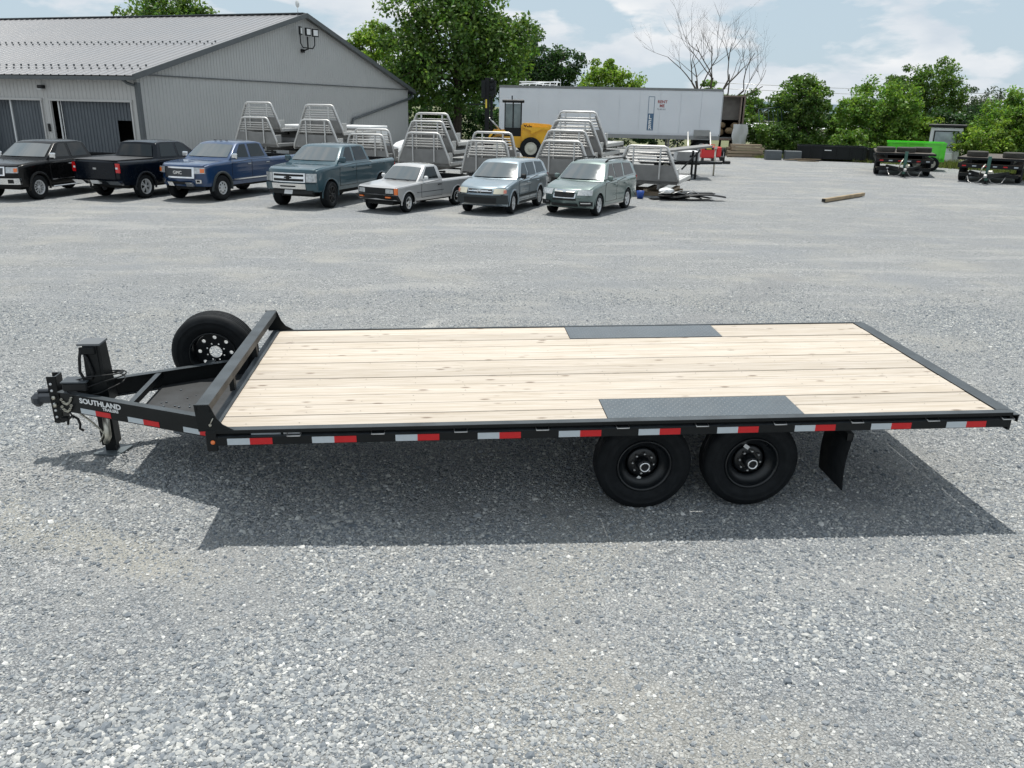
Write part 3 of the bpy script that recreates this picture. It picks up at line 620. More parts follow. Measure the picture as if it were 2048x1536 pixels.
# mud flap behind the rear wheel
for y0, y1 in ((.08, .50), (TW-.50, TW-.08)):
    m = MB(); prof = [(4.89-.03*math.sin(PI*k/14*.8), H-.2-.48*k/14) for k in range(15)]
    m.add([q for (px, pz) in prof for q in ((px, y0, pz), (px, y1, pz))], [(2*i, 2*i+1, 2*i+3, 2*i+2) for i in range(len(prof)-1)], True)
    me = m.mesh('mud_flap', M_rubber); o = mk('mud_flap', me, tr); sm_ = o.modifiers.new('thick', 'SOLIDIFY'); sm_.thickness = .008
    MB().box((4.865, (y0+y1)/2, H-.21), (.05, .42, .06)).obj('mud_flap_bracket', M_blackpaint, tr)
# spare wheel, bolted on its carrier beside the tongue
sp = mk('spare_wheel', None, tr, (-.455, 2.03, .765), (math.radians(3), .25, math.radians(0))); sp['label'] = 'spare wheel standing upright on its carrier'
for nme, me in (('tyre', ME_tyre),): mk(nme, me, sp)
m = MB(); m.lathe([(RR+.004, -.085), (RR+.004, -.100), (RR-.006, -.100), (RR-.014, -.082), (RR-.022, -.045), (RR-.03, .0)], 40); m.lathe([(RR+.003, .085), (RR-.012, .08), (RR-.03, .03), (RR-.03, -.0)], 40)
m.obj('rim', M_blackrim, sp)
disc = MB().lathe([(0, -.006), (RR-.031, -.006), (RR-.031, .006), (0, .006)], 40, smooth=False).mesh('rim_disc', M_blackrim)
bmd = bmesh.new(); bmd.from_mesh(disc); bmesh.ops.remove_doubles(bmd, verts=bmd.verts, dist=1e-5); bmesh.ops.recalc_face_normals(bmd, faces=bmd.faces); bmd.to_mesh(disc); bmd.free()
cut = MB()
def cyl(m, r, cx, cz, h, n): m.prism([(cx+r*math.cos(2*PI*k/n), cz+r*math.sin(2*PI*k/n)) for k in range(n)], -h, h)
for k in range(8):
    a = 2*PI*k/8+.2; cyl(cut, .0185, .145*math.cos(a), .145*math.sin(a), .05, 14); a += .39; cyl(cut, .0085, .083*math.cos(a), .083*math.sin(a), .05, 10)
cyl(cut, .06, 0, 0, .05, 24)
mk('rim_disc', boolean(disc, cut.mesh('cut', M_blackrim)), sp)
MB().box((-.50, 1.93, .66), (.08, .18, .05)).obj('spare_carrier', M_blackpaint, tr)

# ---------------------------------------------------------------- metal clad workshop
CAM_SCALE = 1.2
tz_world = tz
BC = Vector((-11.69, 33.3)); BTH = 1.158
BW, BLEN, EZ, RZ, BZ = 26.5, 46.0, 4.06, 7.68, .28
bld = thing('workshop_building', 'long grey metal-clad workshop with a light ribbed roof, gable end towards the parked trucks', 'building', (BC.x, BC.y, 0), BTH)
# local frame: x along the gable, y along the side wall (away to the left)
M_siding = mat('grey_steel_siding', (.40, .405, .40), rough=.5, var=.05, vscale=.6)
M_siding2 = mat('tan_grey_side_siding', (.48, .475, .46), rough=.5, var=.05, vscale=.6)
M_trim = mat('dark_grey_trim', (.085, .095, .10), rough=.45, var=.08)
M_roof = mat('light_steel_roof', (.26, .26, .268), rough=.36, metal=.25, var=.10, vscale=.5, coat=.1)
M_doorp = mat('slate_door_steel', (.085, .10, .115), rough=.45, var=.1)
def corr(m, P, n, length, z0, ztop, pitch=.229, d=.022):      # ribbed steel sheet; P(u)->(x,y); n outward
    us = []; k = 0
    while k*pitch < length:
        b = k*pitch
        for du, h in ((0, 0), (pitch*.62, 0), (pitch*.70, d), (pitch*.86, d), (pitch*.94, 0)):
            if b+du <= length: us.append((b+du, h))
        k += 1
    us.append((length, 0)); vs = []
    for u, h in us:
        x, y = P(u); zb = z0(u) if callable(z0) else z0; zt = ztop(u) if callable(ztop) else ztop
        vs += [(x+n[0]*h, y+n[1]*h, zb), (x+n[0]*h, y+n[1]*h, zt)]
    m.add(vs, [(2*i, 2*i+2, 2*i+3, 2*i+1) for i in range(len(us)-1)])
rake = lambda u: EZ+(RZ-EZ)*(1-abs(u-BW/2)/(BW/2))
m = MB(); corr(m, lambda u: (u, 0), (0, -1), BW, BZ, EZ+.03); m.obj('gable_siding', M_siding, bld, fixn=False)
m = MB(); corr(m, lambda u: (u, -.03), (0, -1), BW, EZ+.03, lambda u: rake(u)-.02); m.obj('gable_siding', M_siding, bld, fixn=False)
MB().box((BW/2, -.055, EZ+.03), (BW, .05, .05)).obj('belt_trim', M_trim, bld)
# side wall with its two big doorways
D1, D2, HD = (.45, 5.03), (5.44, 8.04), 2.95
D2 = (5.62, 9.5)
for a, b, z0, z1 in ((0, D1[0], BZ, EZ), (D1[0], D1[1], HD, EZ), (D1[1], D2[0], BZ, EZ), (D2[0], D2[1], HD, EZ), (D2[1], BLEN, BZ, EZ)):
    m = MB(); corr(m, lambda u, a=a: (0, a+u), (-1, 0), b-a, z0, z1); m.obj('side_siding', M_siding2, bld, fixn=False)
for a, b in (D1, D2):
    m = MB(); m.box((-.02, (a+b)/2, HD+.03), (.10, b-a+.2, .10)); m.box((-.02, a-.03, (HD+BZ)/2), (.10, .08, HD-BZ)); m.box((-.02, b+.03, (HD+BZ)/2), (.10, .08, HD-BZ)); m.obj('door_frame', M_siding2, bld)
# sliding doors inside the openings (dark ribbed steel), one left part-open
m = MB(); corr(m, lambda u: (.22, 1.55+u), (-1, 0), 3.1, BZ+.02, HD, .19, .03); dr = m.obj('sliding_door', M_doorp, bld, fixn=False); dr['label'] = 'dark ribbed sliding door left part open'
m = MB(); corr(m, lambda u: (.24, .45+u), (-1, 0), 1.12, 2.15, HD, .19, .03); m.obj('upper_door_panel', M_doorp, bld, fixn=False)
m = MB(); m.box((.12, 4.75, (HD+BZ)/2), (.05, .06, HD-BZ)); m.box((.12, 4.60, (HD+BZ)/2), (.03, .03, HD-BZ)); m.obj('door_edge_strip', M_white, bld)
m = MB(); corr(m, lambda u: (.22, 5.62+u), (-1, 0), 2.0, BZ+.02, HD, .19, .025); m.obj('sliding_door', M_doorp, bld, fixn=False)
m = MB(); m.box((.12, 7.66, (HD+BZ)/2), (.05, .07, HD-BZ)); m.obj('door_edge_strip', M_white, bld)
m = MB(); corr(m, lambda u: (.5, 7.95+u), (-1, 0), 1.55, BZ+.02, HD, .19, .025); m.obj('sliding_door', M_doorp, bld, fixn=False)
# interior shell and a few dim things inside the open door
m = MB(); m.add([(.05, .05, BZ+.01), (BW-.1, .05, BZ+.01), (BW-.1, BLEN, BZ+.01), (.05, BLEN, BZ+.01)], [(0, 1, 2, 3)]); m.obj('floor_slab', mat('concrete', (.2, .2, .19), rough=.9), bld)
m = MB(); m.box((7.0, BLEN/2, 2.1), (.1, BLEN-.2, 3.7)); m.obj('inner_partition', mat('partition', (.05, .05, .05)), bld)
m = MB(); m.box((3.2, 1.0, .95), (1.2, 1.8, .9)); m.box((3.0, 1.1, 1.7), (.6, 1.1, .12)); m.obj('workbench', mat('bench_grey', (.14, .14, .13)), bld)
# roof: both slopes, ribbed from eave to ridge
OV = .55; sl_ = (RZ-EZ)/(BW/2)
for sgn in (1, -1):
    m = MB(); us = []; k = 0; pitch = .229*2
    y0, y1 = -.32, BLEN
    while y0+k*pitch < y1:
        b = y0+k*pitch; us += [(b, 0), (b+pitch*.8, 0), (b+pitch*.86, .03), (b+pitch*.94, .03)]; k += 1
    vs = []
    for y, h in us:
        xe = -OV if sgn == 1 else BW+OV
        vs += [(xe, y, EZ-OV*sl_+.12+h), (BW/2, y, RZ+.12+h)]
    m.add(vs, [(2*i, 2*i+2, 2*i+3, 2*i+1) for i in range(len(us)-1)]); m.obj('roof_sheet', M_roof, bld, fixn=False)
m = MB()
m.add([(-OV, -.3, EZ-OV*sl_+.02), (BW/2, -.3, RZ+.02), (BW+OV, -.3, EZ-OV*sl_+.02), (BW+OV, BLEN, EZ-OV*sl_+.02), (BW/2, BLEN, RZ+.02), (-OV, BLEN, EZ-OV*sl_+.02)], [(0, 1, 4, 5), (1, 2, 3, 4)]); m.obj('soffit', M_trim, bld, fixn=False)
m = MB(); m.beam((BW/2-.28, BLEN/2, RZ+.15), (BW/2+.28, BLEN/2, RZ+.15), BLEN+.5, .05); m.obj('ridge_cap', M_trim, bld)
for sgn in (1, -1):
    xe = -OV if sgn == 1 else BW+OV
    m = MB(); m.beam((xe, -.35, EZ-OV*sl_+.05), (BW/2, -.35, RZ+.05), .06, .24); m.obj('rake_trim', M_trim, bld)
    m = MB(); m.box((xe-sgn*.02, BLEN/2-.2, EZ-OV*sl_+.0), (.14, BLEN+.4, .16)); m.box((xe+sgn*.05, BLEN/2-.2, EZ-OV*sl_-.02), (.02, BLEN+.4, .1)); m.obj('gutter', M_trim, bld)
m = MB(); m.beam((-.06, -.06, BZ), (-.06, -.06, EZ-.3), .18, .18); m.tube([(-.5, .3, EZ-.2), (-.35, .2, EZ-.34), (-.12, -.02, EZ-.44), (-.09, -.04, EZ-.6)], .06, 8); m.obj('downspout', M_trim, bld)
m = MB(); zz = EZ-OV*sl_-.05
m.tube([(BW+OV, -.12, zz), (BW+.4, -.13, zz-.25), (BW+.1, -.14, zz-.38), (BW-1, -.14, zz-.55), (BW-8.2, -.14, zz-1.75), (BW-8.4, -.14, zz-2.1), (BW-8.4, -.14, BZ)], .085, 8)
m.obj('downspout', M_trim, bld)['label'] = 'diagonal downspout running down across the gable wall'
# snow guards on the roof
m = MB()
for fr_ in (.07, .115, .43, .47):
    for k in range(48):
        y = .1+k*.458+(.229 if fr_ in (.115, .47) else 0); x = -OV+fr_*(BW/2+OV); z = EZ-OV*sl_+.13+fr_*(BW/2+OV)*sl_
        m.box((x, y, z+.035), (.07, .05, .08))
tag(m.obj('snow_guard', M_trim, bld, fixn=False), kind='stuff')
m = MB(); m.tube([(BW/2-.2, .1, RZ+.1), (BW/2-.25, .1, RZ+.45)], .02, 6); m.lathe([(0, -.06), (.12, -.045), (.2, 0)], 16, (BW/2-.3, .05, RZ+.62)); m.obj('satellite_dish', M_white, bld)
# flood lamps on a bracket
m = MB(); gx = 13.0; gy = -.1
m.tube([(gx-.75, gy-.35, 6.75), (gx-.72, gy-.35, 6.2), (gx-.5, gy-.35, 6.0), (gx+.5, gy-.35, 6.0), (gx+.72, gy-.35, 6.2), (gx+.75, gy-.35, 6.7)], .035, 6); m.tube([(gx, gy, 5.85), (gx, gy-.35, 5.95), (gx, gy-.35, 6.6)], .045, 6); m.box((gx, gy, 5.85), (.3, .08, .18)); fl = m.obj('lamp_bracket', M_plastic, bld)
for dx, tl in ((-.75, .3), (0, -.2), (.75, -.5)):
    m = MB(); m.box((gx+dx, gy-.4, 6.85), (.38, .10, .42), rz=tl); h = m.obj('flood_lamp', M_plastic, bld); MB().box((gx+dx-.058*math.sin(-tl), gy-.4-.058*math.cos(tl), 6.85), (.28, .01, .3), rz=tl).obj('lamp_glass', M_white, h)
m = MB(); m.box((-.14, 5.35, 3.52), (.22, .3, .16), b=.03); wl = m.obj('wall_lamp', M_plastic, bld); MB().box((-.2, 5.35, 3.43), (.16, .22, .03)).obj('lamp_glass', M_white, wl)
m = MB(); m.box((-.08, 5.3, 1.75), (.06, .10, .35)); m.obj('door_latch', M_plastic, bld)

CAM_SCALE = 1.0
# ---------------------------------------------------------------- vehicles (x forward from the front axle, y left, z up)
def arc(cx, cz, r, a0, a1, n): return [(cx+r*math.cos(a0+(a1-a0)*i/n), cz+r*math.sin(a0+(a1-a0)*i/n)) for i in range(n+1)]
ST = (-1, -.985, -.94, -.82, -.5, 0, .5, .82, .94, .985, 1)
INS = {1: .045, .985: .018, .94: .005, .82: 0, .5: 0, 0: 0}
class Car:
    def __init__(s, prof, W, nose, tail, lean=.03, zc=.75, crown=.03, xf=None, xr=None):
        s.prof = prof; s.W = W/2; s.nose = nose; s.tail = tail; s.lean = lean; s.zc = zc; s.crown = crown
        s.xf = max(p[0] for p in prof) if xf is None else xf; s.xr = min(p[0] for p in prof) if xr is None else xr
        s.cx = (s.xf+s.xr)/2; s.czz = sum(p[1] for p in prof)/len(prof)
        P = prof; i0 = max(range(len(P)), key=lambda i: (P[i][0], -abs(P[i][1]-.8))); i1 = min(range(len(P)), key=lambda i: (P[i][0], abs(P[i][1]-.9)))
        n = len(P); ch = lambda a, b: [P[(a+k) % n] for k in range(((b-a) % n)+1)]
        s.top = sorted(ch(i0, i1)); s.bot = sorted(ch(i1, i0)); s.z0, s.z1 = min(p[1] for p in P)+.02, max(p[1] for p in P)
    @staticmethod
    def itp(c, x):
        if x <= c[0][0]: return c[0][1]
        for (x0, z0), (x1, z1) in zip(c, c[1:]):
            if x <= x1: return z0+(z1-z0)*(x-x0)/max(1e-6, x1-x0)
        return c[-1][1]
    def bulge(s, f):                              # flank section: tucked sill, full middle, crisp shoulder
        pts = [(-.2, .955), (0, .965), (.06, .985), (.22, .992), (.45, .984), (.68, .990), (.80, 1.0), (.86, 1.002), (.91, .985), (.97, .962), (1.0, .94), (1.3, .90)]
        return s.itp(pts, f)
    def ys(s, z): return s.W*s.bulge((z-s.z0)/(s.z1-s.z0))
    def warp(s, x, z, t):
        f = max(0, (x-(s.xf-1.0))/1.0); r = max(0, ((s.xr+1.0)-x)/1.0)
        x2 = x-s.nose*t*t*f*f*(1+.6*t*t)+s.tail*t*t*r*r
        return x2, s.ys(z)*t*(1-.10*f**3*s.nose/.12-.05*r**3)
    def body(s, mat_):
        xs = set(p[0] for p in s.prof) | set(np.linspace(s.xr, s.xf, 34)) | {s.xf-.004, s.xf-.012, s.xr+.004, s.xr+.012}; xs = sorted(xs); keep = [xs[0]]
        for x in xs[1:]:
            if x-keep[-1] > .0035: keep.append(x)
        sec = [(0, None), (.35, None), (.65, None), (.84, None), (.93, None), (1, 1.0), (1, .93), (1, .86), (1, .78), (1, .60), (1, .42), (1, .25), (1, .10), (1, .0), (.9, -1), (0, -1)]
        loop = [(t, f) for t, f in sec]+[(-t, f) for t, f in sec[-2:0:-1]]; vs = []
        for x in keep:
            zt, zb = s.itp(s.top, x), s.itp(s.bot, x)
            for t, f in loop:
                if f is None: z = zt-.012*t*t*min(1, (zt-zb)*3)
                elif f == -1: z = zb
                else:
                    g_ = f if f < .8 else f; z = zb+(zt-zb)*g_-(.03*min(1, (zt-zb)*2) if f == 1.0 else 0)
                fz = (z-s.z0)/(s.z1-s.z0)
                if abs(t) == 1 and f is not None and f >= .86: bl = s.bulge(f)
                else: bl = None
                x2, y = s.warp(x, z, t)
                if f is None: y = s.warp(x, s.z1-.10, t)[1]*.985
                elif bl is not None: y = s.warp(x, z, t)[1]/s.bulge(fz)*min(s.bulge(fz) if zt > s.z1-.2 else 1, bl)
                vs.append((x2, y, z))
        n = len(loop); fs = [tuple(range(n)), tuple(len(keep)*n-1-k for k in range(n))]
        for j in range(len(keep)-1):
            for k in range(n): a, b = j*n+k, j*n+(k+1) % n; fs.append((a, a+n, b+n, b))
        me = bpy.data.meshes.new('body'); me.from_pydata(vs, [], fs)
        bm = bmesh.new(); bm.from_mesh(me); bmesh.ops.remove_doubles(bm, verts=bm.verts, dist=.0006); bmesh.ops.triangulate(bm, faces=[f for f in bm.faces if len(f.verts) > 4]); bmesh.ops.recalc_face_normals(bm, faces=bm.faces); bm.to_mesh(me); bm.free()
        me.materials.append(mat_); return me
    def side(s, poly, t0, t1, left=True, grow=0):        # plate following the flank, t0..t1 metres outside it
        zs = [p[1] for p in poly]; z0, z1 = min(zs)-grow, max(zs)+grow; nr = max(1, int((z1-z0)/.07)); nc = 4; vs = []
        for off in (t0, t1):
            for i in range(nr+1):
                z = z0+(z1-z0)*i/nr; zc = min(max(z, min(zs)+.001), max(zs)-.001); X = []
                for (xa, za), (xb, zb) in zip(poly, poly[1:]+poly[:1]):
                    if min(za, zb) <= zc <= max(za, zb) and abs(zb-za) > 1e-6: X.append(xa+(xb-xa)*(zc-za)/(zb-za))
                xa, xb = min(X)-grow, max(X)+grow
                for j in range(nc+1):
                    x2, y = s.warp(xa+(xb-xa)*j/nc, z, 1); vs.append((x2, (y+off)*(1 if left else -1), z))
        M_ = (nr+1)*(nc+1); g_ = lambda i, j, o: o*M_+i*(nc+1)+j; fs = []
        for o in (0, 1):
            for i in range(nr):
                for j in range(nc): fs.append((g_(i, j, o), g_(i, j+1, o), g_(i+1, j+1, o), g_(i+1, j, o)))
        for i in range(nr): fs += [(g_(i, 0, 0), g_(i+1, 0, 0), g_(i+1, 0, 1), g_(i, 0, 1)), (g_(i, nc, 0), g_(i+1, nc, 0), g_(i+1, nc, 1), g_(i, nc, 1))]
        for j in range(nc): fs += [(g_(0, j, 0), g_(0, j+1, 0), g_(0, j+1, 1), g_(0, j, 1)), (g_(nr, j, 0), g_(nr, j+1, 0), g_(nr, j+1, 1), g_(nr, j, 1))]
        m = MB().add(vs, fs); return m
    def xat(s, z, front=True):                   # front (or rear) outline at height z
        best = None; P = s.prof
        for i in range(len(P)):
            (x0, z0), (x1, z1) = P[i], P[(i+1) % len(P)]
            if min(z0, z1) <= z <= max(z0, z1) and abs(z1-z0) > 1e-6:
                x = x0+(x1-x0)*(z-z0)/(z1-z0)
                if best is None or (x > best if front else x < best): best = x
        return best if best is not None else (s.xf if front else s.xr)
    def end(s, y0, y1, z0, z1, out, front=True, n=8, th=.04, top=None):   # plate following the bowed nose or tail
        m = MB(); vs = []
        for k in range(n+1):
            y = y0+(y1-y0)*k/n; t = y/s.W
            for z in (z0, (top(y) if top else z1)):
                x = s.xat(z, front); x2, _ = s.warp(x, z, max(-1, min(1, t))); sg = 1 if front else -1
                vs += [(x2-sg*th, y, z), (x2+sg*out, y, z)]
        fs = []
        for k in range(n):
            a = 4*k; b = a+4; fs += [(a+1, b+1, b+3, a+3), (a, a+2, b+2, b), (a+2, a+3, b+3, b+2), (a, b, b+1, a+1)]
        fs += [(0, 1, 3, 2), (4*n, 4*n+2, 4*n+3, 4*n+1)]
        return m.add(vs, fs)
class Cabin:
    def __init__(s, prof, wb, wt, zb, zt, bow=.10): s.prof, s.wb, s.wt, s.zb, s.zt, s.bow = prof, wb/2, wt/2, zb, zt, bow; s.xf = max(p[0] for p in prof); s.xr = min(p[0] for p in prof)
    def y(s, z): k = (z-s.zb)/(s.zt-s.zb); return s.wb+(s.wt-s.wb)*k*(.75+.25*k)
    def x(s, x, t): f = (x-s.xr)/(s.xf-s.xr); return x-(s.bow*(max(0, f-.5)*2)-.05*(max(0, .5-f)*2))*t*t
    def body(s, mat_):
        n = len(s.prof); vs = []; mz = max(p[1] for p in s.prof)
        for t in ST:
            i_ = INS[abs(t)]*1.1
            for x, z in s.prof:
                zz = z-(i_ if z > mz-.25 else 0)-(.035*t*t if z > mz-.15 else 0); vs.append((s.x(x, t), s.y(zz)*t, zz))
        fs = [tuple(range(n)), tuple(len(ST)*n-1-k for k in range(n))]
        for j in range(len(ST)-1):
            for k in range(n): a, b = j*n+k, j*n+(k+1) % n; fs.append((a, a+n, b+n, b))
        me = bpy.data.meshes.new('cab'); me.from_pydata(vs, [], fs); bm = bmesh.new(); bm.from_mesh(me); bmesh.ops.recalc_face_normals(bm, faces=bm.faces); bm.to_mesh(me); bm.free()
        for p_ in me.polygons: p_.use_smooth = len(p_.vertices) <= 4
        me.set_sharp_from_angle(angle=math.radians(32)); me.materials.append(mat_); return me
    def side(s, poly, off, left=True, th=.02):
        n = len(poly); vs = []
        for o in (off-th, off):
            for x, z in poly: vs.append((s.x(x, 1), (s.y(z)+o)*(1 if left else -1), z))
        return MB().add(vs, [tuple(range(n)), tuple(range(2*n-1, n-1, -1))]+[(i, i+n, (i+1) % n+n, (i+1) % n) for i in range(n)])
    def glass(s, p0, p1, f0, f1, w, off=.016, n=10):   # screen between two outline points
        m = MB(); vs = []
        d = Vector((p1[0]-p0[0], p1[1]-p0[1])).normalized(); nn = Vector((d.y, -d.x)); nn = nn if nn.x*(1 if p0[0] > (s.xf+s.xr)/2 else -1) > 0 else -nn
        for k in range(n+1):
            t = -1+2*k/n
            for f in (f0, (f0+f1)/2, f1):
                x = p0[0]+(p1[0]-p0[0])*f; z = p0[1]+(p1[1]-p0[1])*f; tt = t*w
                zc = z-.04*tt*tt*f*f; vs.append((s.x(x, tt)+nn.x*off, s.y(zc)*tt, zc+nn.y*off))
        return m.add(vs, [(3*k+j, 3*k+3+j, 3*k+4+j, 3*k+1+j) for k in range(n) for j in (0, 1)], True)
def smooth_body(me, ang=28):
    for p_ in me.polygons: p_.use_smooth = True
    me.set_sharp_from_angle(angle=math.radians(ang)); return me
def wheel_meshes(key, R, w, rr, style, M_sp):
    ty = tyre_mesh(R, w, rr, 36).mesh('tyre', M_rubber); m = MB()
    m.lathe([(rr+.004, w*.36), (rr+.008, w*.42), (rr-.01, w*.42), (rr-.025, w*.30), (rr-.035, w*.05), (.03, w*.02)], 36)
    rim = m.mesh('rim', M_alloy if style != 'black' else M_blackrim)
    dk = MB().lathe([(rr-.03, w*.10), (0, w*.08)], 30).mesh('rim_shadow_disc', M_dark)
    m = MB(); o = w*.36
    def spoke(a, w0, w1, r0, r1, h=.02, skew=0):
        c, s_ = math.cos(a), math.sin(a); c2, s2 = math.cos(a+skew), math.sin(a+skew)
        q = [(r0*c-w0*s_, r0*s_+w0*c), (r0*c+w0*s_, r0*s_-w0*c), (r1*c2+w1*s2, r1*s2-w1*c2), (r1*c2-w1*s2, r1*s2+w1*c2)]
        m.add([(x, o-h-.01, z) for x, z in q]+[(x, o, z) for x, z in q], [(0, 1, 2, 3), (7, 6, 5, 4), (0, 4, 5, 1), (1, 5, 6, 2), (2, 6, 7, 3), (3, 7, 4, 0)])
    if style == 'y6':
        for k in range(6):
            a = 2*PI*k/6; spoke(a-.12, .012, .014, .05, rr-.01, skew=-.14); spoke(a+.12, .012, .014, .05, rr-.01, skew=.14)
    elif style == 'five':
        for k in range(5): spoke(2*PI*k/5+.3, .03, .038, .04, rr-.01); 
    elif style == 'split5':
        for k in range(5):
            a = 2*PI*k/5+.3; spoke(a-.09, .013, .022, .05, rr-.01, skew=-.10); spoke(a+.09, .013, .022, .05, rr-.01, skew=.10)
    elif style == 'eight':
        m.lathe([(rr-.03, o-.02), (rr-.045, o-.005), (rr*.62, o), (.05, o)], 36)
    elif style == 'black':
        for k in range(8): spoke(2*PI*k/8, .009, .016, .05, rr-.01, skew=.25)
    elif style == 'seven':
        for k in range(7): spoke(2*PI*k/7+.1, .016, .024, .05, rr-.01)
    m.lathe([(0, o+.012), (.035, o+.012), (.05, o), (.06, o-.02)], 16)
    sp_ = m.mesh('spoke_face', M_sp); res = [('tyre', ty), ('rim', rim), ('rim_backing', dk), ('spokes', sp_)]
    if style == 'eight':
        m = MB()
        for k in range(8):
            a = 2*PI*k/8; m.lathe([(0, o+.002), (.028, o+.002), (.03, o-.005)], 10, ((rr*.68)*math.cos(a), 0, (rr*.68)*math.sin(a)))
        res.append(('rim_slot', m.mesh('rim_slot', M_dark)))
    return res
def add_wheels(t, meshes, wb, tr_, R, w, steer=0):
    for x in (0, -wb):
        for sg in (1, -1):
            wh = mk('wheel', None, t, (x, sg*(tr_/2-w/2), R), (0, rnd.uniform(0, 1), (0 if sg > 0 else PI)+(steer if x == 0 else 0)))
            wh.empty_display_size = .1
            for nme, me in meshes: mk(nme, me, wh)
def vehicle(name, label, cat, loc, ang, spec):
    # ang measured from -Y towards -X
    h = Vector((-math.sin(ang), -math.cos(ang)))
    t = thing(name, label, cat, (loc[0], loc[1], tz(*loc)), math.atan2(h.y, h.x), 'vehicles parked in the row')
    g = spec; P = g['paint']; car = Car(g['prof'], g['W'], g['nose'], g['tail'], crown=g.get('crown', .03)); wb, R, tw = g['wb'], g['R'], g['tw']
    me = car.body(P)
    cut = MB(); ra = g['ra']
    for x in (0, -wb):
        zc = R+g.get('az', 0)
        for sg in (1, -1):
            pts = arc(x, zc, ra, -.25, PI+.25, 18); pts += [(x-ra*.97, -.2), (x+ra*.97, -.2)]
            cut.prism(pts, sg*(g['W']/2-.30), sg*(g['W']/2+.2))
    if 'bed' in g:
        x0, x1, zf, zt, bw = g['bed']; cut.box(((x0+x1)/2, 0, (zf+zt)/2+.2), (x0-x1, bw, zt-zf+.4))
    me = smooth_body(boolean(me, cut.mesh('cut', M_plastic)))
    bo = mk('body', me, t); bv = bo.modifiers.new('edge', 'BEVEL'); bv.width = .022; bv.segments = 2; bv.limit_method = 'ANGLE'; bv.angle_limit = math.radians(28); bv.harden_normals = False
    cb = None
    if 'cab' in g:
        c = g['cab']; cb = Cabin(c['prof'], c['wb'], c['wt'], c['zb'], c['zt'], c.get('bow', .1)); bo = mk('cab', cb.body(P), t); bv = bo.modifiers.new('edge', 'BEVEL'); bv.width = .03; bv.segments = 2; bv.limit_method = 'ANGLE'; bv.angle_limit = math.radians(25)
        cb.glass(*c['ws'], .06, .88, .90).obj('windscreen', g.get('wsmat', M_wind), t, fixn=True)
        if 'rw' in c: cb.glass(*c['rw'], .12, .88, .80).obj('rear_window', M_glass, t)
        for left in (True, False):
            for w_ in c['side']: cb.side(w_, .006, left).obj('side_window', M_glass, t)
    for left in (True, False):
        sg = 1 if left else -1
        for dp in g['doors']:
            d = car.side(dp, -.01, .008, left).obj('door', P, t); car.side(dp, -.01, .004, left, grow=.014).obj('door_gap_shade', M_dark, d)  # dark plate round the door paints its shaded gap
            xs_ = [p_[0] for p_ in dp]; zs = [p_[1] for p_ in dp]; xr_ = min(xs_); zh = g['hz']
            x2, yy = car.warp(xr_+.16, zh, 1)
            MB().box((x2, sg*(yy+.03), zh), (.2, .03, .035), b=.008).obj('handle', g.get('hmat', P), d)
        for (x0, x1, z0, z1, mt) in g.get('strips', []):
            car.side([(x0, z0), (x1, z0), (x1, z1), (x0, z1)], -.005, .018, left).obj('side_trim', mt, t)
        # wheel-arch lips
        for x in (0, -wb):
            zc = R+g.get('az', 0); o_ = arc(x, zc, ra+g.get('fw', .035), -.15, PI+.15, 18); i_ = arc(x, zc, ra-.005, -.15, PI+.15, 18); m = MB(); vs = []
            for off in (-.02, g.get('fo', .012)):
                for q in (o_, i_):
                    for (px, pz) in q: x2, y2 = car.warp(px, pz, 1); vs.append((x2, sg*(y2+off), pz))
            n_ = len(o_); fs = []
            for k in range(n_-1):
                a, b, c_, d_ = k, n_+k, 2*n_+k, 3*n_+k
                fs += [(c_, c_+1, d_+1, d_), (a, c_, c_+1, a+1), (b, b+1, d_+1, d_)]
            m.add(vs, [f if left else f[::-1] for f in fs], True); m.obj('wheel_arch_trim', g.get('fmat', P), t)
        # mirror
        mx_, mz_, ms = g['mirror']; m = MB(); yb = cb.y(mz_-.05)
        m.box((mx_, sg*(yb+.14), mz_), (.10*ms, .20*ms, .17*ms), b=.04); m.beam((mx_, sg*(yb-.03), mz_-.06), (mx_, sg*(yb+.1), mz_-.03), .05, .04)
        m.obj('wing_mirror', g.get('mmat', P), t)
        if 'board' in g:
            x0, x1, z_, mt = g['board']; m = MB(); m.box(((x0+x1)/2, sg*(g['W']/2+.01), z_), (x0-x1, .13, .05), b=.015); m.beam((x0-.2, sg*(g['W']/2), z_), (x0-.2, sg*.5, z_+.12), .04, .03); m.beam((x1+.2, sg*(g['W']/2), z_), (x1+.2, sg*.5, z_+.12), .04, .03); m.obj('running_board', mt, t)
    for it in g['ends']:
        nm, y0, y1, z0, z1, out, mt, front = it[:8]
        syms = [(y0, y1)] if it[8] == 0 else [(y0, y1), (-y1, -y0)]
        for (a, b) in syms: car.end(a, b, z0, z1, out, front, th=.03).obj(nm, mt, t)
    # underside and chassis
    m = MB(); m.box((-wb/2, 0, R+.02), (wb+.9, g['W']*.62, .16)); m.box((0, 0, R), (.14, g['W']-.5, .10)); m.box((-wb, 0, R), (.16, g['W']-.5, .12)); m.obj('chassis', M_dark, t)
    add_wheels(t, g['wheels'], wb, g['W']-.02+g.get('twide', 0), R, tw, g.get('steer', 0))
    return t, car, cb
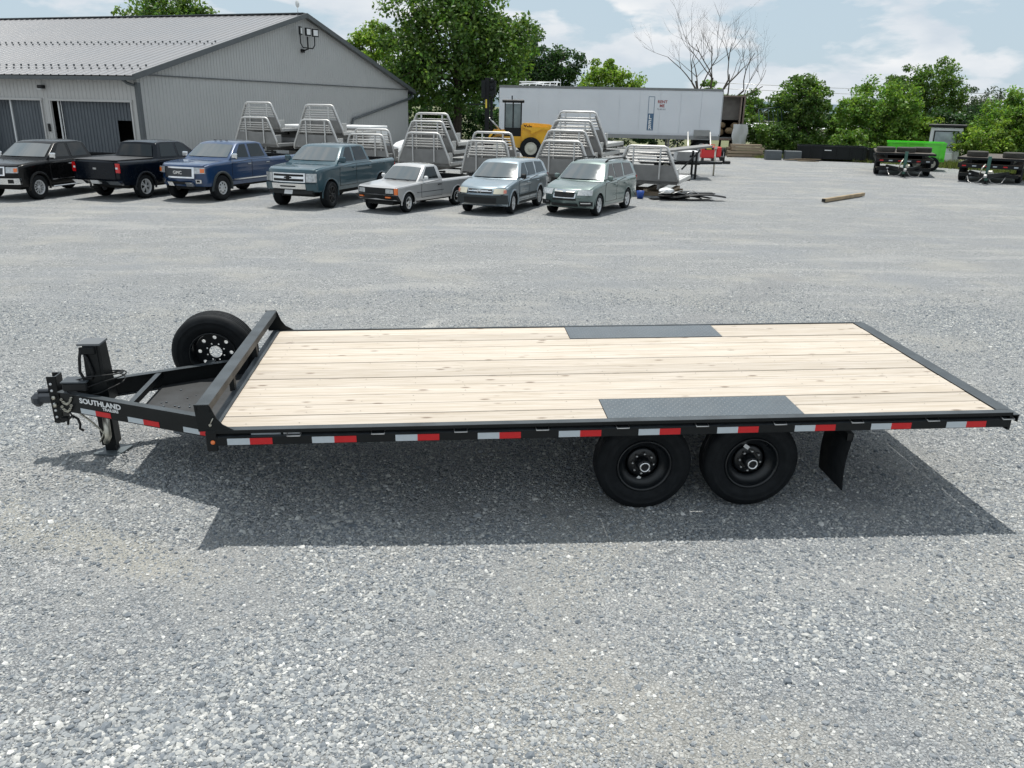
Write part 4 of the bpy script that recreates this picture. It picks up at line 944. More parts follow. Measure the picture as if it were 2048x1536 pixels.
def truck_spec(paint_, R, ra, lift=0, **kw):
    z = lift
    prof = [(.88, .46+z), (.97, .60+z), (.985, .85+z), (.96, 1.08+z), (.90, 1.17+z), (.72, 1.215+z), (.2, 1.26+z), (-.48, 1.30+z), (-2.92, 1.31+z), (-3.0, 1.30+z), (-4.84, 1.31+z), (-4.88, 1.26+z), (-4.87, .66+z), (-4.80, .52+z), (-3.62-.5, .46+z), (-3.0, .44+z), (-.6, .44+z), (.55, .46+z)]
    cabp = [(-.38, 1.26+z), (-.60, 1.42+z), (-1.18, 1.84+z), (-1.45, 1.895+z), (-2.45, 1.90+z), (-2.72, 1.85+z), (-2.94, 1.27+z)]
    d = dict(paint=paint_, prof=prof, W=2.03, nose=.16, tail=.05, wb=3.64, R=R, tw=.28, ra=ra, bed=(-3.04, -4.80, .8+z, 1.31+z, 1.70),
        cab=dict(prof=cabp, wb=1.90, wt=1.50, zb=1.27+z, zt=1.90+z, bow=.12, ws=((-.60+.11, 1.34+z), (-1.20, 1.85+z)), rw=((-2.93, 1.30+z), (-2.74, 1.84+z)),
            side=[[(-.86, 1.37+z), (-1.70, 1.35+z), (-1.70, 1.80+z), (-1.36, 1.79+z)], [(-1.84, 1.35+z), (-2.72, 1.36+z), (-2.58, 1.77+z), (-2.45, 1.80+z), (-1.84, 1.80+z)]]),
        doors=[[(-.62, .58+z), (-.62, 1.24+z), (-1.74, 1.25+z), (-1.74, .58+z)], [(-1.77, .58+z), (-1.77, 1.25+z), (-2.86, 1.25+z), (-2.86, .9+z), (-2.7, .58+z)]],
        hz=1.12+z, mirror=(-.72, 1.42+z, 1.15), ends=[], steer=0)
    d.update(kw); return d
P_black = mat('black_car_paint', (.002, .0025, .003), rough=.22, spec=.28, coat=.08); P_navy = mat('deep_blue_black_paint', (.0015, .004, .009), rough=.22, spec=.28, coat=.08); P_blue = paint('blue_car_paint', (.003, .036, .115), flake=.15)
P_teal = paint('slate_blue_green_paint', (.008, .052, .074), flake=.15); P_silver = paint('silver_car_paint', (.50, .50, .50), flake=.45, rough=.34)
P_ice = paint('pale_blue_silver_paint', (.25, .31, .35), flake=.45); P_sage = paint('sage_grey_paint', (.14, .19, .18), flake=.4)
M_cladding = mat('dark_cladding', (.028, .036, .038), rough=.6); M_mesh = mat('grille_mesh', (.06, .065, .07), rough=.4, metal=.5)
M_plate = mat('licence_plate', (.65, .66, .66), rough=.4); M_beige = mat('sandy_mud_flap', (.45, .43, .38), rough=.8)
wm_y6 = wheel_meshes('y6', .41, .28, .235, 'y6', M_alloy); wm_s5 = wheel_meshes('s5', .41, .28, .255, 'split5', M_alloy); wm_8 = wheel_meshes('e8', .44, .30, .22, 'eight', M_alloy)
wm_b = wheel_meshes('bk', .43, .32, .28, 'black', M_blackrim); wm_five = wheel_meshes('f5', .31, .21, .19, 'five', M_chrome); wm_7 = wheel_meshes('s7', .345, .22, .21, 'seven', M_alloy); wm_fo = wheel_meshes('fo', .345, .225, .225, 'five', M_alloy)
def ghead(z, mt=M_lamp): return [('headlight', .56, .90, .93+z, 1.12+z, .012, mt, True, 1), ('turn_lamp', .80, .895, .96+z, 1.08+z, .016, M_amber, True, 1)]
# 1 black crew-cab pickup
g = truck_spec(P_black, .41, .475, 0, wheels=wm_y6, hmat=M_chrome, mmat=M_chrome, board=(-.55, -2.95, .40, M_chrome), strips=[(-.62, -2.86, .62, .65, M_chrome)],
    ends=ghead(0)+[('grille', -.52, .52, .84, 1.13, .015, M_chrome, True, 0), ('grille_mesh', -.46, .46, .88, 1.09, .02, M_mesh, True, 0), ('front_bumper', -.95, .95, .56, .76, .055, M_chrome, True, 0), ('fog_lamp', .62, .78, .60, .72, .062, M_dark, True, 1), ('lower_valance', -.9, .9, .46, .56, .01, M_plastic, True, 0), ('tail_lamp', .86, .97, .95, 1.2, .01, M_redlens, False, 1), ('rear_bumper', -.95, .95, .55, .70, .10, M_chrome, False, 0)])
g['fmat'] = P_black; g['fw'] = .05; g['fo'] = .035
t1, c_, cb_ = vehicle('pickup_truck', 'glossy black crew-cab pickup at the far left with chrome bumper and side steps', 'pickup truck', (-13.1, 24.35), .27, g)
# 2 dark navy pickup, tail towards the camera, black bed cover
g = truck_spec(P_navy, .41, .475, .02, wheels=wm_s5, strips=[], ends=[('tail_lamp', .84, .99, .94, 1.25, .012, M_redlens, False, 1), ('reverse_lamp', .845, .93, 1.06, 1.12, .016, M_white, False, 1), ('tailgate', -.80, .80, .72, 1.28, .014, P_navy, False, 0), ('tailgate_badge', -.07, .07, 1.03, 1.09, .02, M_steel, False, 0), ('rear_bumper', -.96, .96, .52, .68, .11, P_navy, False, 0), ('bumper_corner', .50, .97, .53, .67, .125, M_chrome, False, 1), ('licence_plate', -.16, .16, .56, .68, .122, M_plate, False, 0)]+ghead(0))
g['fw'] = .05; g['fo'] = .03
ang2 = .38+PI
t2, car2, _ = vehicle('pickup_truck', 'dark navy pickup backed in, tailgate and red tail lamp facing the camera, black bed cover', 'pickup truck', (-8.44, 28.6), ang2, g)
MB().box((-3.92, 0, 1.345), (1.84, 1.78, .035), b=.01).obj('bed_cover', mat('bed_cover_vinyl', (.035, .036, .038), rough=.5), t2)
m = MB(); m.box((-5.02, 0, .46), (.22, .08, .08)); m.tube([(-5.12, 0, .46), (-5.12, 0, .58)], .025, 8); m.obj('tow_hitch', M_plastic, t2)
# 3 blue heavy pickup
g = truck_spec(P_blue, .44, .50, .06, wheels=wm_8, hmat=M_chrome, mmat=M_chrome, strips=[(-.60, -2.88, .66, .70, M_chrome)], twide=.06,
    ends=[('grille', -.60, .60, .80, 1.17, .03, M_chrome, True, 0), ('grille_mesh', -.52, .52, .85, 1.12, .036, M_mesh, True, 0), ('headlight', .60, .93, .96, 1.16, .014, M_lamp, True, 1), ('turn_lamp', .80, .925, .99, 1.12, .018, M_amber, True, 1), ('fog_lamp_ring', .64, .80, .64, .76, .02, M_chrome, True, 1), ('fog_lamp', .67, .77, .67, .74, .026, M_dark, True, 1), ('lower_grille', -.42, .42, .60, .68, .012, M_dark, True, 0), ('tow_hook', .26, .5, .52, .66, .05, M_chrome, True, 1), ('skid_plate', -.24, .24, .50, .58, .04, M_chrome, True, 0), ('tail_lamp', .86, .97, 1.0, 1.25, .01, M_redlens, False, 1)])
g['fmat'] = M_cladding; g['fw'] = .07; g['fo'] = .05
t3, car_gmc, cb3 = vehicle('pickup_truck', 'bright blue lifted crew-cab pickup with a big chrome mesh grille', 'pickup truck', (-7.03, 24.75), .41, g)
def roof_lamps(t, cb, z):
    for k in range(3): MB().box((-1.42, -.25+.25*k, z), (.06, .10, .025), b=.008).obj('roof_lamp', M_plastic, t)
roof_lamps(t3, cb3, 1.975)
place_text('GMC', .15, (car_gmc.xat(1.0)+.045, -.19, .935), (0, 1, 0), (0, 0, 1), M_chrome, t3, bold=.004, sx=1.1)
# 4 slate blue-green pickup
g = truck_spec(P_teal, .43, .515, .10, wheels=wm_b, mmat=P_teal, strips=[], twide=.08, steer=.12,
    ends=[('grille', -.60, .60, .87, 1.16, .02, M_chrome, True, 0), ('grille_opening', -.55, .55, 1.055, 1.125, .026, M_dark, True, 0), ('grille_opening', -.55, .55, .90, .98, .026, M_dark, True, 0), ('headlight', .62, .93, .88, 1.15, .014, M_lamp, True, 1), ('front_bumper', -.62, .62, .66, .83, .07, M_chrome, True, 0), ('bumper_slot', -.28, .28, .72, .76, .075, M_dark, True, 0), ('bumper_corner', .62, .95, .62, .83, .05, P_teal, True, 1), ('lower_valance', -.8, .8, .5, .64, .03, M_dark, True, 0), ('licence_plate', -.15, .15, .50, .63, .045, M_plate, True, 0), ('tail_lamp', .86, .97, 1.0, 1.25, .01, M_redlens, False, 1)])
t4, car4, _ = vehicle('pickup_truck', 'slate blue-green lifted pickup with chrome bar grille, CAT plate and black wheels', 'pickup truck', (-3.03, 22.95), .40, g)
xn = car4.xat(1.0)+.03
MB().prism([(-.13, -.025), (-.05, -.025), (-.04, -.05), (.04, -.05), (.05, -.025), (.13, -.025), (.11, .025), (.05, .025), (.04, .05), (-.04, .05), (-.05, .025), (-.11, .025)], 0, .012, ax='x').obj('grille_emblem', M_dark, t4).location = (xn, 0, 1.02)
place_text('CAT', .12, (car4.xat(.56)+.062, -.125, .525), (0, 1, 0), (0, 0, 1), M_dark, t4, bold=.003)
# 5 small silver pickup
z = 0
prof = [(.66, .42), (.70, .55), (.70, .80), (.62, .86), (-.3, .93), (-.62, .955), (-1.98, .96), (-4.02, .97), (-4.04, .92), (-4.0, .48), (-3.4, .36), (-2.3, .34), (-.5, .34), (.5, .38)]
g = dict(paint=P_silver, prof=prof, W=1.66, nose=.06, tail=.02, wb=2.84, R=.31, tw=.21, ra=.365, bed=(-2.14, -3.98, .55, .97, 1.42), crown=.02,
    cab=dict(prof=[(-.50, .93), (-1.06, 1.42), (-1.16, 1.46), (-1.74, 1.47), (-1.86, 1.42), (-2.04, .93)], wb=1.52, wt=1.22, zb=.94, zt=1.47, bow=.07, ws=((-.50, .95), (-1.08, 1.42)), rw=((-2.03, .97), (-1.88, 1.40)), side=[[(-.82, 1.0), (-1.78, 1.0), (-1.68, 1.37), (-1.18, 1.37)]]),
    doors=[[(-.70, .44), (-.70, .92), (-1.85, .93), (-1.85, .44)]], hz=.80, hmat=M_plastic, mirror=(-.86, 1.05, .8), mmat=M_white,
    strips=[(.0, -.01, .3, .31, P_silver), (-.42, -1.95, .60, .615, M_chrome)], wheels=wm_five, steer=.18,
    ends=[('grille', -.72, .72, .60, .80, .012, M_plastic, True, 0), ('headlight', .56, .69, .635, .77, .02, M_lamp, True, 1), ('headlight', .42, .55, .635, .77, .02, M_lamp, True, 1), ('turn_lamp', .715, .82, .60, .80, .016, M_amber, True, 0), ('front_bumper', -.82, .82, .38, .58, .09, M_plastic, True, 0), ('bumper_turn_lamp', .45, .62, .50, .545, .098, M_amber, True, 1)])
t5, _, _ = vehicle('pickup_truck', 'small old silver single-cab pickup with black bumper and orange turn lamps', 'pickup truck', (-.16, 21.9), .60, g)
# 6 pale blue compact SUV
def suv(name, label, loc, ang, P, dims, **kw):
    L_, Wd, Hh, wb, fo = dims; xr = fo-L_
    prof = [(fo-.10, .30), (fo-.01, .42), (fo, .62), (fo-.05, .78), (fo-.18, .88), (fo-.5, .96), (-.18, 1.06), (-.42, 1.09), (xr+.5, 1.12), (xr+.06, 1.12), (xr+.0, .95), (xr+.02, .55), (xr+.10, .36), (-wb+.6, .28), (-.5, .26), (fo-.3, .26)]
    cabp = [(-.15, 1.03), (-.38, 1.16), (-.98, Hh-.07), (-1.2, Hh-.01), (-2.2, Hh), (xr+.45, Hh-.03), (xr+.22, Hh-.13), (xr+.05, 1.08)]
    g = dict(paint=P, prof=prof, W=Wd, nose=.20, tail=.10, wb=wb, R=.345, tw=.225, ra=.40, crown=.05,
        cab=dict(prof=cabp, wb=Wd-.12, wt=Wd-.56, zb=1.05, zt=Hh, bow=.16, ws=((-.22, 1.08), (-1.02, Hh-.06)), rw=((xr+.06, 1.12), (xr+.2, Hh-.13)),
            side=[[(-.66, 1.14), (-1.44, 1.13), (-1.44, Hh-.11), (-1.14, Hh-.12)], [(-1.52, 1.13), (-2.28, 1.14), (-2.34, Hh-.12), (-1.52, Hh-.11)], [(-2.44, 1.15), (xr+.34, 1.18), (xr+.48, Hh-.16), (-2.48, Hh-.12)]]),
        doors=[[(-.48, .42), (-.46, 1.05), (-1.47, 1.07), (-1.47, .42)], [(-1.50, .42), (-1.50, 1.07), (-2.42, 1.08), (-2.35, .8), (-2.12, .42)]], hz=.93, mirror=(-.66, 1.16, .95))
    g.update(kw); return vehicle(name, label, 'SUV', loc, ang, g)
t6, car6, cab6 = suv('compact_suv', 'pale blue-silver compact SUV with dark lower bumper, between the silver pickup and the sage SUV', (3.13, 21.76), .44, P_ice, (4.55, 1.78, 1.66, 2.62, .87), wheels=wm_7, steer=.10,
    hmat=P_ice, mmat=M_plastic, fw=.05, fo=.02, strips=[(-.45, -2.3, .50, .58, M_cladding), (-.45, -2.2, .28, .36, M_cladding)],
    ends=[('grille', -.40, .40, .70, .82, .012, M_dark, True, 0), ('grille_bar', -.40, .40, .745, .775, .018, M_chrome, True, 0), ('headlight', .46, .80, .68, .84, .014, mat('yellowed_headlamp', (.6, .57, .45), rough=.15, coat=1), True, 1), ('turn_lamp', .76, .83, .70, .80, .018, mat('pink_lens', (.7, .25, .18), rough=.2), True, 1), ('front_bumper', -.87, .87, .36, .64, .045, M_cladding, True, 0), ('bumper_opening', -.55, .55, .40, .56, .052, M_dark, True, 0), ('skid_strip', -.55, .55, .335, .36, .05, M_steel, True, 0), ('tail_lamp', .74, .84, 1.0, 1.1, .01, M_redlens, False, 1)])
xn = car6.xat(.76)+.03; m = MB(); m.box((0, -.05, 0), (.012, .016, .10)); m.box((0, .05, 0), (.012, .016, .10)); m.box((0, 0, 0), (.012, .09, .016)); m.obj('grille_emblem', M_chrome, t6).location = (xn, 0, .76)
for sg in (1, -1): pass
# 7 sage SUV with roof rails
t7, car7, cab7 = suv('compact_suv', 'sage grey-green SUV with roof rails, right-most vehicle of the parked row', (5.94, 21.5), .56, P_sage, (4.60, 1.80, 1.69, 2.64, .92), wheels=wm_fo, steer=.05,
    strips=[(-.45, -2.2, .26, .31, M_steel)], fw=.02, fo=.004,
    ends=[('grille', -.38, .38, .60, .86, .014, M_chrome, True, 0), ('grille_opening', -.34, .34, .64, .78, .02, M_dark, True, 0), ('grille_bar', -.34, .34, .79, .815, .026, M_steel, True, 0), ('grille_emblem', -.06, .06, .785, .835, .032, M_chrome, True, 0), ('headlight', .44, .86, .70, .86, .014, M_lamp, True, 1), ('lower_slot', -.40, .40, .53, .575, .014, M_dark, True, 0), ('lower_grille', -.45, .45, .34, .43, .014, M_dark, True, 0), ('fog_surround', .52, .88, .36, .50, .014, M_dark, True, 1), ('fog_strip', .56, .84, .44, .47, .022, M_chrome, True, 1), ('tail_lamp', .72, .86, .95, 1.1, .01, M_redlens, False, 1)])
for sg in (1, -1):
    m = MB(); y = sg*.57; m.tube([(-1.15, y, 1.64), (-1.3, y, 1.70), (-2.0, y, 1.735), (-2.9, y, 1.72), (-3.15, y, 1.66)], .022, 8); m.box((-1.3, y, 1.67), (.10, .04, .06)); m.box((-2.95, y, 1.68), (.10, .04, .06)); m.obj('roof_rail', M_plastic, t7)
for t_, cx_ in ((t6, -.45), (t7, -.45), (t5, -.6), (t4, -.66), (t3, -.66), (t1, -.66)):
    zz = {t6: 1.11, t7: 1.11, t5: .965, t4: 1.43, t3: 1.39, t1: 1.33}[t_]
    m = MB(); m.tube([(cx_+.10, .45, zz), (cx_, .1, zz+.03)], .01, 5); m.tube([(cx_+.10, -.1, zz), (cx_, -.5, zz+.03)], .01, 5); m.obj('wiper', M_plastic, t_)

CAM_SCALE = 1.2
tz = lambda x, y: .3
# ---------------------------------------------------------------- aluminium flatbed truck bodies (x forward, rack at x=0, deck at z=0)
def make_flatbed(w, L_, rackh, top):
    r = []
    b = w/2
    def P(n, m, mt): r.append((n, m.mesh(n, mt)))
    m = MB(); m.box((-L_/2, 0, -.02), (L_, w-.06, .035)); P('deck', m, M_aludeck)
    for k in range(9):
        y = -w/2+.12+k*(w-.24)/8; P('deck_rib', MB().box((-L_/2, y, .004), (L_-.06, .025, .012)), M_alu)
    for sg in (1, -1):
        P('side_rail', MB().box((-L_/2, sg*(b-.02), -.06), (L_, .05, .13), b=.01), M_alu)
        m = MB(); m.box((-.22, sg*(b-.10), .16), (.36, .035, .40), b=.01); P('side_box_panel', m, M_alu)
    P('tail_panel', MB().box((-L_-.01, 0, -.10), (.04, w, .22)), M_alud)
    for x in (-.3, -.9, -1.5, -2.1, -2.6):
        if -x < L_: P('cross_sill', MB().box((x, 0, -.11), (.07, w-.2, .12)), M_alud)
    for sg in (1, -1): P('frame_rail', MB().box((-L_/2, sg*.43, -.24), (L_-.1, .08, .16)), M_alud)
    # rack: one bent tube, lower sheet, louvre slats, two uprights
    pts = [(0, -b+.03, -.08), (0, -b+.05, .10), (0, -top+.0, rackh-.16), (0, -top+.06, rackh-.04), (0, -top+.16, rackh), (0, top-.16, rackh), (0, top-.06, rackh-.04), (0, top, rackh-.16), (0, b-.05, .10), (0, b-.03, -.08)]
    P('rack_tube', MB().tube(pts, .042, 8), M_alu)
    wy = lambda z: (b-.05)+(top-b+.05)*max(0, min(1, (z-.1)/(rackh-.26)))
    z1 = rackh*.44
    P('rack_sheet', MB().prism([(-wy(.0), -.04), (wy(0), -.04), (wy(z1), z1), (-wy(z1), z1)], -.012, .012, ax='x'), M_alud)
    n = 4
    for k in range(n):
        z = z1+.06+(rackh-.22-z1)*(k+.5)/n; m = MB(); m.box((.01, 0, z), (.035, 2*wy(z)-.08, .028), ry=.5); P('rack_slat', m, M_alu)
    for sg in (1, -1): P('rack_upright', MB().box((.03, sg*w*.2, rackh*.49), (.045, .05, rackh*.96)), M_alu)
    for sg in (1, -1):
        z0, z2 = z1-.02, rackh-.12
        P('rack_wing', MB().prism([(sg*wy(z0), z0), (sg*wy(z2), z2), (sg*(wy(z2)-.10), z2), (sg*(wy(z0)-.10), z0)], -.01, .006, ax='x'), M_alud)
    return r
FB = {'wide': make_flatbed(2.25, 2.75, 1.06, .72), 'mid': make_flatbed(2.05, 2.6, .98, .66), 'low': make_flatbed(2.05, 2.7, 1.06, .78)}
def flatbed(kind, label, px_, z_, ang, group='aluminium flatbed truck bodies'):
    t = thing('truck_flatbed', label, 'flatbed', (px_[0], px_[1], z_), math.atan2(-math.cos(ang), -math.sin(ang)), group)
    for n_, me in FB[kind]: mk(n_, me, t)
    return t
BA = .42
# position of each rack foot (x, y) and deck height, found from image pixels, nearest of each pile first
beds = [
 ('wide', 'lower of the two flatbeds piled behind the bright blue pickup', (-6.62, 32.5), 1.35),
 ('wide', 'upper of the two flatbeds piled behind the bright blue pickup', (-6.52, 33.0), 1.97),
 ('wide', 'lower flatbed of the pair between the bright blue and slate pickups', (-3.70, 30.5), 1.33),
 ('wide', 'upper flatbed of the pair between the bright blue and slate pickups', (-3.58, 31.0), 1.92),
 ('low', 'front one of two low flatbeds nested behind the slate blue-green pickup', (-1.42, 28.2), .87),
 ('low', 'rear one of two low flatbeds nested behind the slate blue-green pickup', (-1.22, 28.7), 1.05),
 ('wide', 'bottom flatbed of the pile behind the small silver pickup', (.86, 27.2), .99),
 ('wide', 'middle flatbed of the pile behind the small silver pickup', (1.0, 27.6), 1.41),
 ('wide', 'top flatbed of the pile behind the small silver pickup', (1.18, 28.1), 1.70),
 ('low', 'lower flatbed in front of the forklift, behind the pale blue SUV', (3.22, 25.5), .79),
 ('low', 'upper flatbed in front of the forklift, behind the pale blue SUV', (3.46, 26.0), 1.09),
 ('wide', 'lowest and nearest flatbed of the tall pile behind the sage SUV', (5.70, 23.3), .92),
 ('wide', 'second from bottom flatbed of the tall pile behind the sage SUV', (5.92, 23.8), 1.25),
 ('wide', 'second from top flatbed of the tall pile behind the sage SUV', (6.20, 24.3), 1.58),
 ('wide', 'topmost flatbed of the tall pile behind the sage SUV', (6.44, 24.8), 1.88),
 ('wide', 'single flatbed on wooden blocks with a bright deck, right of the sage SUV', (8.38, 22.0), .86)]
FBO = [flatbed(k, l, p_, z_, BA) for k, l, p_, z_ in beds]
# timber blocks and steel stands carrying the piles
def along(p_, x, y, ang=BA):
    h = Vector((-math.sin(ang), -math.cos(ang))); l = Vector((-h.y, h.x)); return (p_[0]+h.x*x+l.x*y, p_[1]+h.y*x+l.y*y)
def stand(p_, z_, label, wood=False):
    t = thing('support_stand' if not wood else 'timber_crib', label, 'stand' if not wood else 'timber blocks', (p_[0], p_[1], tz(*p_)), math.atan2(-math.cos(BA), -math.sin(BA)), 'stands under the flatbeds')
    hh = z_-.33-tz(*p_)
    if wood:
        k = 0; z = 0
        while z < hh-.02:
            h_ = min(.14, hh-z)
            for j in (-.8, 0, .8) if k % 2 else (-.35, -1.9):
                c = (-1.1, j, z+h_/2) if k % 2 else (j, 0, z+h_/2); MB().box(c, (2.0, .14, h_-.004) if k % 2 else (.14, 2.0, h_-.004)).obj('timber', M_oldwood, t)
            z += h_; k += 1
    else:
        for x in (-.35, -2.1):
            for y in (-.7, .7): MB().box((x, y, hh/2), (.08, .08, hh)).obj('leg', M_blackpaint, t)
            MB().box((x, 0, hh-.04), (.07, 1.33, .06)).obj('crossbar', M_blackpaint, t)
stand((-6.62, 32.5), 1.35, 'black steel stand under the pile behind the bright blue pickup'); stand((-3.70, 30.5), 1.33, 'black steel stand under the pair nearest the middle of the gable wall')
stand((-1.42, 28.2), .87, 'low steel stand behind the slate blue-green pickup'); stand((.86, 27.2), .99, 'steel stand behind the small silver pickup'); stand((3.22, 25.5), .79, 'low steel stand in front of the forklift')
stand((5.70, 23.3), .92, 'steel stand under the tall pile behind the sage SUV'); stand((8.38, 22.0), .86, 'brown timber blocks under the single flatbed', True)
for (a, b_, z1) in ((1, 0, 1.97), (3, 2, 1.92)):       # posts between the two beds of a raised pair
    p_ = beds[b_][2]; t = thing('spacer_frame', 'aluminium spacer frame between the two beds '+('behind the blue pickup' if a == 1 else 'nearest the middle of the gable wall'), 'spacer', (p_[0], p_[1], beds[b_][3]+.01), math.atan2(-math.cos(BA), -math.sin(BA)))
    for x in (-.5, -2.3):
        for y in (-.5, .5): MB().box((x, y, .13), (.08, .08, .26)).obj('post', M_alud, t)
# long white service bodies standing against the gable
def service_body(label, p_, L_, z0, h_, ang=BA):
    t = thing('truck_toolbox', label, 'truck toolbox', (p_[0], p_[1], tz(*p_)), math.atan2(-math.cos(ang), -math.sin(ang)), 'white tool bodies by the gable wall')
    MB().box((-L_/2, 0, z0+h_/2), (L_, 1.9, h_), b=.03).obj('box_shell', M_white, t); MB().box((.006, 0, z0+h_*.55), (.01, 1.6, h_*.6)).obj('front_panel', M_alud, t)
    for y in (-.4, .4): m = MB(); m.lathe([(0, .012), (.05, .012), (.055, 0)], 12, (.012, y, z0+h_*.5), ax='x'); m.obj('latch', M_dark, t)
    for x in (-.4, -L_+.4):
        MB().box((x, 0, z0/2), (.1, 1.4, z0)).obj('leg', M_alud, t)
    for k in range(3): MB().box((-L_*(k+.5)/3, .952, z0+h_*.5), (L_/3-.08, .008, h_*.8)).obj('side_door', M_white, t)
service_body('white tool body between the two raised flatbed piles by the wall', (-5.1, 33.9), 2.4, 1.05, .75)
service_body('long white tool body right of the raised pair, below the diagonal downspout', (-2.6, 33.4), 1.8, 1.1, .72)
# white wrapped bundle on a pallet
t = thing('wrapped_bundle', 'lumpy white plastic-wrapped bundle beside the tall piles, left of the maple', 'bundle', (.25, 31.2, tz(0, 31)), .3)
def lumpy(nm, c, r, mt, par, seed, sub=3, amp=.18):
    from mathutils import noise as mn
    bm = bmesh.new(); bmesh.ops.create_icosphere(bm, subdivisions=sub, radius=1)
    for v in bm.verts:
        k = 1+amp*mn.noise(v.co*2.3+Vector((seed, 0, 0))); v.co = Vector((c[0]+v.co.x*r[0]*k, c[1]+v.co.y*r[1]*k, c[2]+v.co.z*r[2]*k))
    me = bpy.data.meshes.new(nm); bm.to_mesh(me); bm.free(); me.materials.append(mt); return mk(nm, me, par)
lumpy('wrapped_load', (0, 0, .75), (.95, .7, .62), M_white, t, 3); MB().box((0, 0, .07), (1.9, 1.3, .14)).obj('pallet', M_oldwood, t)

# ---------------------------------------------------------------- forklift
FY = 42.0
t = thing('forklift', 'big yellow forklift with black cab and raised mast, left of the long white trailer', 'forklift', (4.75, FY, tz(4, FY)), math.radians(176))
# x forward (towards the left of the picture)
P_yel = paint('forklift_yellow', (.78, .42, .012)); Mk = M_blackpaint
m = MB(); m.prism([(-3.0, .75), (-3.05, 1.2), (-2.95, 1.75), (-2.7, 1.88), (-1.3, 1.95), (-.3, 1.93), (-.3, .9), (-.9, .62), (-2.4, .62)], -.85, .85); me = m.mesh('counterweight', P_yel)
bm = bmesh.new(); bm.from_mesh(me); bmesh.ops.bevel(bm, geom=[e for e in bm.edges], offset=.09, segments=2, affect='EDGES'); bm.to_mesh(me); bm.free(); mk('counterweight', me, t)
m = MB(); m.prism([(-.4, .62), (-.4, 1.35), (.5, 1.40), (1.6, 1.35), (2.0, 1.15), (2.2, .62)], -.62, .62); m.obj('chassis', P_yel, t)
m = MB(); m.prism([(-1.15, 1.28), (-1.05, 1.55), (-.35, 1.72), (-2.45, 1.72), (-2.5, 1.60), (-1.9, 1.62), (-1.2, 1.40)][::-1], .86, 1.02); m.obj('rear_fender', P_yel, t)
m = MB(); m.prism([(.85, 1.42), (1.0, 1.55), (1.9, 1.55), (2.3, 1.2), (2.2, 1.1), (1.85, 1.42), (1.0, 1.42)], .65, 1.05); m.prism([(.85, 1.42), (1.0, 1.55), (1.9, 1.55), (2.3, 1.2), (2.2, 1.1), (1.85, 1.42), (1.0, 1.42)], -1.05, -.65); m.obj('front_fender', P_yel, t)
ftm = tyre_mesh(.60, .36, .34, 32).mesh('tyre', M_rubber); m = MB(); m.lathe([(.345, .12), (.33, .16), (.30, .10), (.16, .13), (.14, .17), (.0, .17)], 24); frm = m.mesh('rim', mat('ivory_rim', (.55, .54, .46), rough=.5))
for x in (1.45, -1.75):
    for sg in (1, -1):
        wh = mk('wheel', None, t, (x, sg*.86, .60), (0, 0, 0 if sg > 0 else PI)); mk('tyre', ftm, wh); mk('rim', frm, wh)
# cab: posts, roof, glass
cx0, cx1, cz0, cz1 = -.35, 1.05, 1.25, 3.0
cabp = mk('cab', MB().box(((cx0+cx1)/2, 0, 1.45), (cx1-cx0, 1.25, .45)).mesh('cab', Mk), t)
for x in (cx0+.05, cx1-.05, (cx0+cx1)/2):
    for y in (-.6, .6): MB().beam((x, y, 1.6), (x, y*.93, cz1), .09, .09).obj('cab_post', Mk, cabp)
m = MB(); m.box(((cx0+cx1)/2, 0, cz1+.06), (cx1-cx0+.35, 1.4, .16), b=.04); m.obj('cab_roof', Mk, t); m = MB(); m.tube([(.45, .3, cz1+.1), (.45, .3, cz1+.35)], .05, 8); m.obj('beacon', Mk, t)
M_cabglass = mat('cab_glass_grey', (.18, .22, .22), rough=.08, var=.3, vscale=2)
for y in (-.605, .605):
    for a, b_ in ((cx0+.10, .30), (.40, cx1-.10)): MB().box(((a+b_)/2, y*.965, 2.3), (b_-a, .012, 1.25)).obj('cab_window', M_cabglass, cabp)
m = MB(); m.box((.2, 0, 1.75), (.5, .5, .14), b=.04); m.box((-.05, 0, 2.1), (.14, .5, .65), b=.04); m.obj('seat', M_plastic, t)
# mast
m = MB()
for y in (-.45, .45): m.box((2.45, y, 2.3), (.34, .14, 3.9)); m.box((2.10, y*.8, 2.4), (.20, .10, 3.8))
for z in (1.0, 2.3, 3.4, 4.15): m.box((2.45, 0, z), (.12, 1.0, .16))
m.obj('mast', Mk, t)
m = MB()
for y in (-.2, .2): m.tube([(2.42, y, .6), (2.42, y, 4.0)], .05, 8)
m.obj('lift_cylinder', M_steel, t)
m = MB(); m.box((2.75, 0, 3.65), (.3, 1.5, .9)); m.box((2.0, 0, 3.75), (.5, 1.1, .7)); 
for z in (3.3, 3.7, 4.1): m.tube([(2.2, -.55, z), (2.05, -.55, z), (2.0, -.5, z)], .12, 10); m.tube([(2.2, .55, z), (2.05, .55, z), (2.0, .5, z)], .12, 10)
m.obj('carriage', Mk, t)
m = MB(); m.tube([(1.3, .5, 1.5), (2.35, .45, 2.2)], .045, 8); m.tube([(1.3, -.5, 1.5), (2.35, -.45, 2.2)], .045, 8); m.obj('tilt_cylinder', M_steel, t)
MB().box((2.51, .52, 2.9), (.12, .012, .45)).obj('mast_decal', paint('yellow_decal', (.75, .55, .02)), t)
for y in (-.35, .35): m = MB(); m.box((2.72, y, 3.3), (.08, .15, .9)); m.box((3.3, y, 2.86), (1.2, .15, .06)); m.obj('fork', Mk, t)
for c_ in list(t.children):
    if c_.data is None:
        c_.location.x = -3.05+(c_.location.x+3.05)*.69+(.45 if c_.location.x < 0 else 0)
    else:
        for q_ in [c_]+list(c_.children): q_.data.transform(Matrix.Translation((-3.05, 0, 0)) @ Matrix.Diagonal((.69, 1, 1, 1)) @ Matrix.Translation((3.05, 0, 0)))
